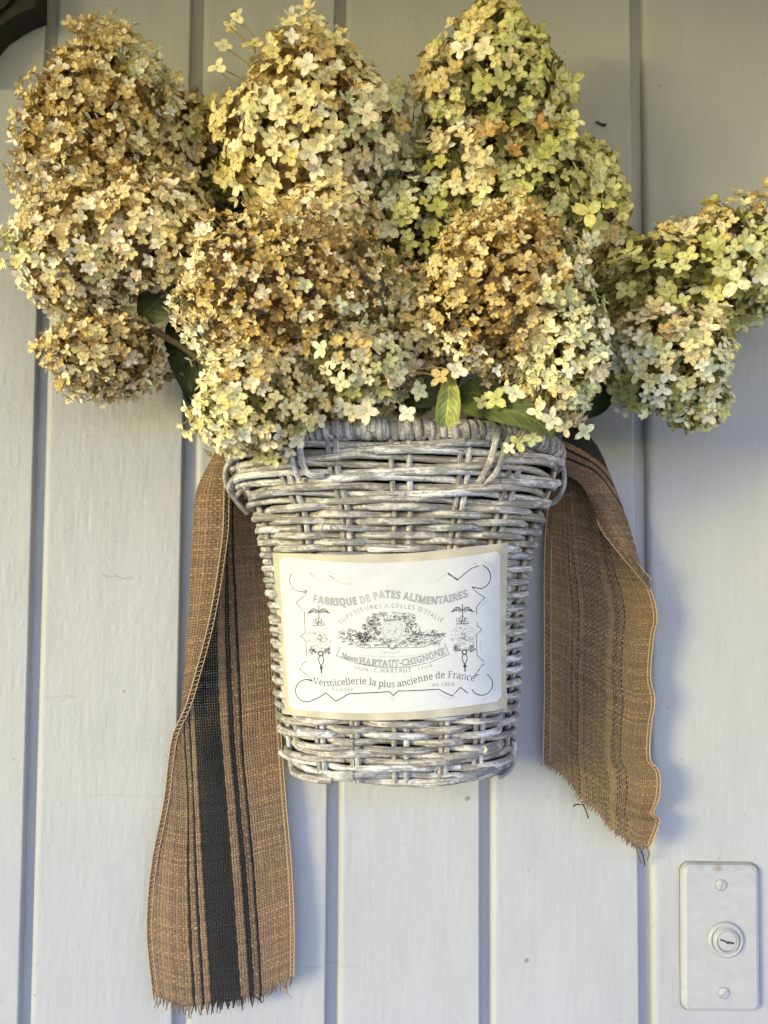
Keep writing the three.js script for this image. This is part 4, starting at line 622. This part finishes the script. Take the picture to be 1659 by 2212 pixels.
hydrangea('L', 'green hydrangea head with tan tip reaching past the right edge', 1545, 590, 0.095, 208, 136, 0.06, 0.0, 0.42, 33, 'flat flat cupped', [[1640, 420, 'tan brown yellow'], [1560, 480, 'tan yellow lime'], [1480, 510, 'tan green'], [1500, 560, 'green lime olive'], [1580, 570, 'green pale'], [1640, 520, 'pale sage green'], [1450, 600, 'green olive'], [1560, 650, 'green lime pale'], [1640, 660, 'green pale']], [[1565, 585, 0.165, 'pale', 1.15], [1590, 610, 0.165, 'pale', 1.1]], 0.85);
hydrangea('N', 'dark olive hydrangea cluster deep at the right of the brown head', 1352, 640, 0.06, 78, 128, 0.04, 0, 0, 27, 'cupped flat', [[1340, 560, 'green olive'], [1340, 640, 'olive green tan'], [1370, 720, 'olive green']]);
hydrangea('m', 'loose pale green hydrangea cluster lowest on the right', 1500, 868, 0.10, 66, 56, 0.03, 0, 0, 30, 'flat flat cupped', [[1480, 850, 'pale green'], [1520, 870, 'pale sage tan'], [1500, 900, 'pale lime']], [[1392, 875, 0.12, 'pale', 1.1], [1345, 880, 0.1, 'pale', 0.9]]);
hydrangea('M', 'pale green and cream hydrangea head at the lower right', 1440, 775, 0.115, 138, 118, 0.05, 0.0, -0.1, 30, 'flat cupped flat', [[1400, 690, 'tan cream rust'], [1460, 700, 'cream tan'], [1500, 740, 'cream pale sage'], [1380, 780, 'pale green'], [1440, 790, 'pale cream sage'], [1540, 800, 'pale sage'], [1360, 850, 'green olive pale'], [1440, 850, 'pale green lime']]);
hydrangea('K', 'shaded tan hydrangea cluster between the two brown heads', 892, 735, 0.12, 72, 145, 0.045, 0.0, 0, 30, 'flat cupped', [[890, 600, 'tan cream olive'], [890, 680, 'tan olive cream'], [890, 780, 'tan cream'], [900, 850, 'cream olive pale'], [860, 880, 'cream tan']]);
// front row
hydrangea('H', 'wide brown hydrangea head at the front left', 614, 650, 0.155, 226, 186, 0.075, 0.0, -0.05, 24, 'crumpled cupped', [[400, 520, 'cream tan'], [500, 520, 'brown tan cream'], [600, 510, 'brown tan'], [700, 560, 'brown tan cream rust'], [395, 620, 'cream tan pale'], [480, 640, 'brown tan cream rust'], [580, 640, 'brown tan rust cream'], [680, 660, 'brown tan sage'], [780, 600, 'brown tan cream'], [800, 690, 'pale sage tan'], [560, 720, 'brown tan'], [660, 760, 'brown tan pale'], [450, 740, 'pale cream tan'], [420, 690, 'cream pale']]);
hydrangea('h', 'pale green hydrangea cluster above the basket rim', 750, 800, 0.160, 125, 100, 0.045, 0.0, 0, 29, 'flat cupped', [[720, 740, 'tan brown pale'], [780, 740, 'tan pale sage'], [830, 780, 'sage pale green'], [720, 820, 'pale cream brown'], [790, 840, 'pale green cream'], [690, 850, 'tan brown pale']], [[790, 888, 0.185, 'cream', 1.1], [950, 815, 0.185, 'tan', 1], [985, 800, 0.185, 'cream', 1], [735, 880, 0.18, 'pale', 1], [700, 860, 0.18, 'yellow', 0.9], [880, 895, 0.18, 'cream', 0.9], [905, 845, 0.17, 'pale', 0.9]]);
hydrangea('I', 'yellow green and cream hydrangea head spilling over the left rim', 552, 868, 0.165, 128, 118, 0.058, 0.08, 0.22, 27, 'flat cupped cupped', [[460, 790, 'cream tan yellow'], [540, 800, 'cream pale tan yellow'], [620, 820, 'tan pale brown'], [480, 880, 'yellow pale tan'], [560, 890, 'yellow cream pale'], [640, 880, 'yellow olive pale'], [520, 960, 'yellow pale cream'], [600, 960, 'yellow cream lime']], [[690, 905, 0.18, 'cream', 0.9], [660, 925, 0.18, 'pale', 0.9], [590, 992, 0.17, 'pale', 1], [560, 985, 0.17, 'yellow', 0.9], [640, 952, 0.175, 'pale', 1]], 1.05);
hydrangea('J', 'golden brown hydrangea head at the front right', 1086, 632, 0.160, 184, 176, 0.075, 0.22, -0.15, 25, 'crumpled cupped', [[1080, 470, 'brown tan cream'], [1170, 480, 'brown rust cream'], [1000, 570, 'tan brown'], [1080, 570, 'brown tan'], [1180, 560, 'brown tan'], [1240, 540, 'cream sage'], [960, 650, 'tan brown yellow'], [1060, 680, 'brown tan'], [1140, 670, 'brown tan'], [1230, 640, 'sage pale brown'], [940, 740, 'tan cream'], [1040, 770, 'cream tan brown'], [1130, 740, 'brown tan cream'], [1160, 800, 'pale cream']]);
hydrangea('j', 'pale sage and cream hydrangea head at the front lower right', 1205, 765, 0.165, 100, 155, 0.055, 0.0, 0.0, 29, 'flat cupped cupped', [[1260, 580, 'sage pale'], [1240, 650, 'sage pale brown'], [1200, 680, 'cream pale sage tan'], [1270, 720, 'sage pale'], [1150, 760, 'pale cream sage'], [1230, 780, 'pale brown cream sage'], [1170, 850, 'cream pale tan'], [1250, 850, 'sage cream tan'], [1220, 900, 'cream pale']], [[1262, 932, 0.175, 'sage', 0.9], [1220, 925, 0.19, 'cream', 0.9], [1120, 955, 0.185, 'lime', 0.9], [1150, 945, 0.185, 'pale', 0.9], [1100, 968, 0.185, 'tan', 0.6], [1070, 862, 0.19, 'lime', 1], [1110, 850, 0.195, 'pale', 1], [1160, 890, 0.2, 'cream', 1], [1190, 905, 0.2, 'pale', 1], [1040, 870, 0.18, 'lime', 0.8], [1280, 520, 0.16, 'sage', 1]]);
// leaves of the stems
const leafOn = (key, pts, half, roll, m, seed, label, tongue) => { const g = heads[key], c = g.position; part('leaf', leafGeo(pts.map((q) => P(...q).sub(c)), half, roll, seed, tongue), leafMats[m], g, label); };
leafOn('j', [[1000, 888, 0.150], [1060, 880, 0.178], [1120, 892, 0.190], [1165, 915, 0.192], [1196, 944, 0.188]], 0.0108, 0.35, 2, 1, 'olive green leaf lying over the basket rim');
leafOn('j', [[985, 850, 0.130], [1030, 850, 0.150], [1080, 870, 0.160], [1120, 890, 0.160]], 0.013, 0.5, 1, 2);
leafOn('K', [[972, 790, 0.165], [970, 835, 0.180], [967, 880, 0.190], [962, 922, 0.184]], 0.0118, 1.3, 4, 3, 'curled yellow green leaf hanging over the rim', true);
leafOn('h', [[840, 880, 0.12], [870, 850, 0.14], [925, 850, 0.15], [965, 870, 0.14]], 0.014, 0.4, 1, 4);
leafOn('b', [[300, 690, 0.085], [330, 660, 0.095], [362, 630, 0.10], [392, 605, 0.095]], 0.017, 0.4, 1, 5);
leafOn('I', [[372, 690, 0.06], [385, 750, 0.075], [408, 820, 0.085], [420, 880, 0.075]], 0.0125, 1.0, 3, 6, 'dark green curled leaf beside the left flowers');
leafOn('I', [[400, 760, 0.07], [425, 800, 0.09], [440, 850, 0.09], [418, 905, 0.07]], 0.012, 0.8, 3, 7);
leafOn('M', [[1310, 760, 0.06], [1300, 820, 0.07], [1290, 870, 0.07], [1262, 905, 0.07]], 0.013, 0.7, 3, 8);
leafOn('f', [[860, 600, 0.06], [880, 650, 0.08], [900, 700, 0.09]], 0.016, 0.4, 1, 9);
leafOn('D', [[440, 440, 0.03], [480, 470, 0.05], [530, 450, 0.05]], 0.016, 0.4, 1, 10);
leafOn('H', [[640, 880, 0.11], [700, 870, 0.14], [760, 890, 0.13], [800, 900, 0.12]], 0.015, 0.5, 1, 11);

renderer.render(scene, camera);
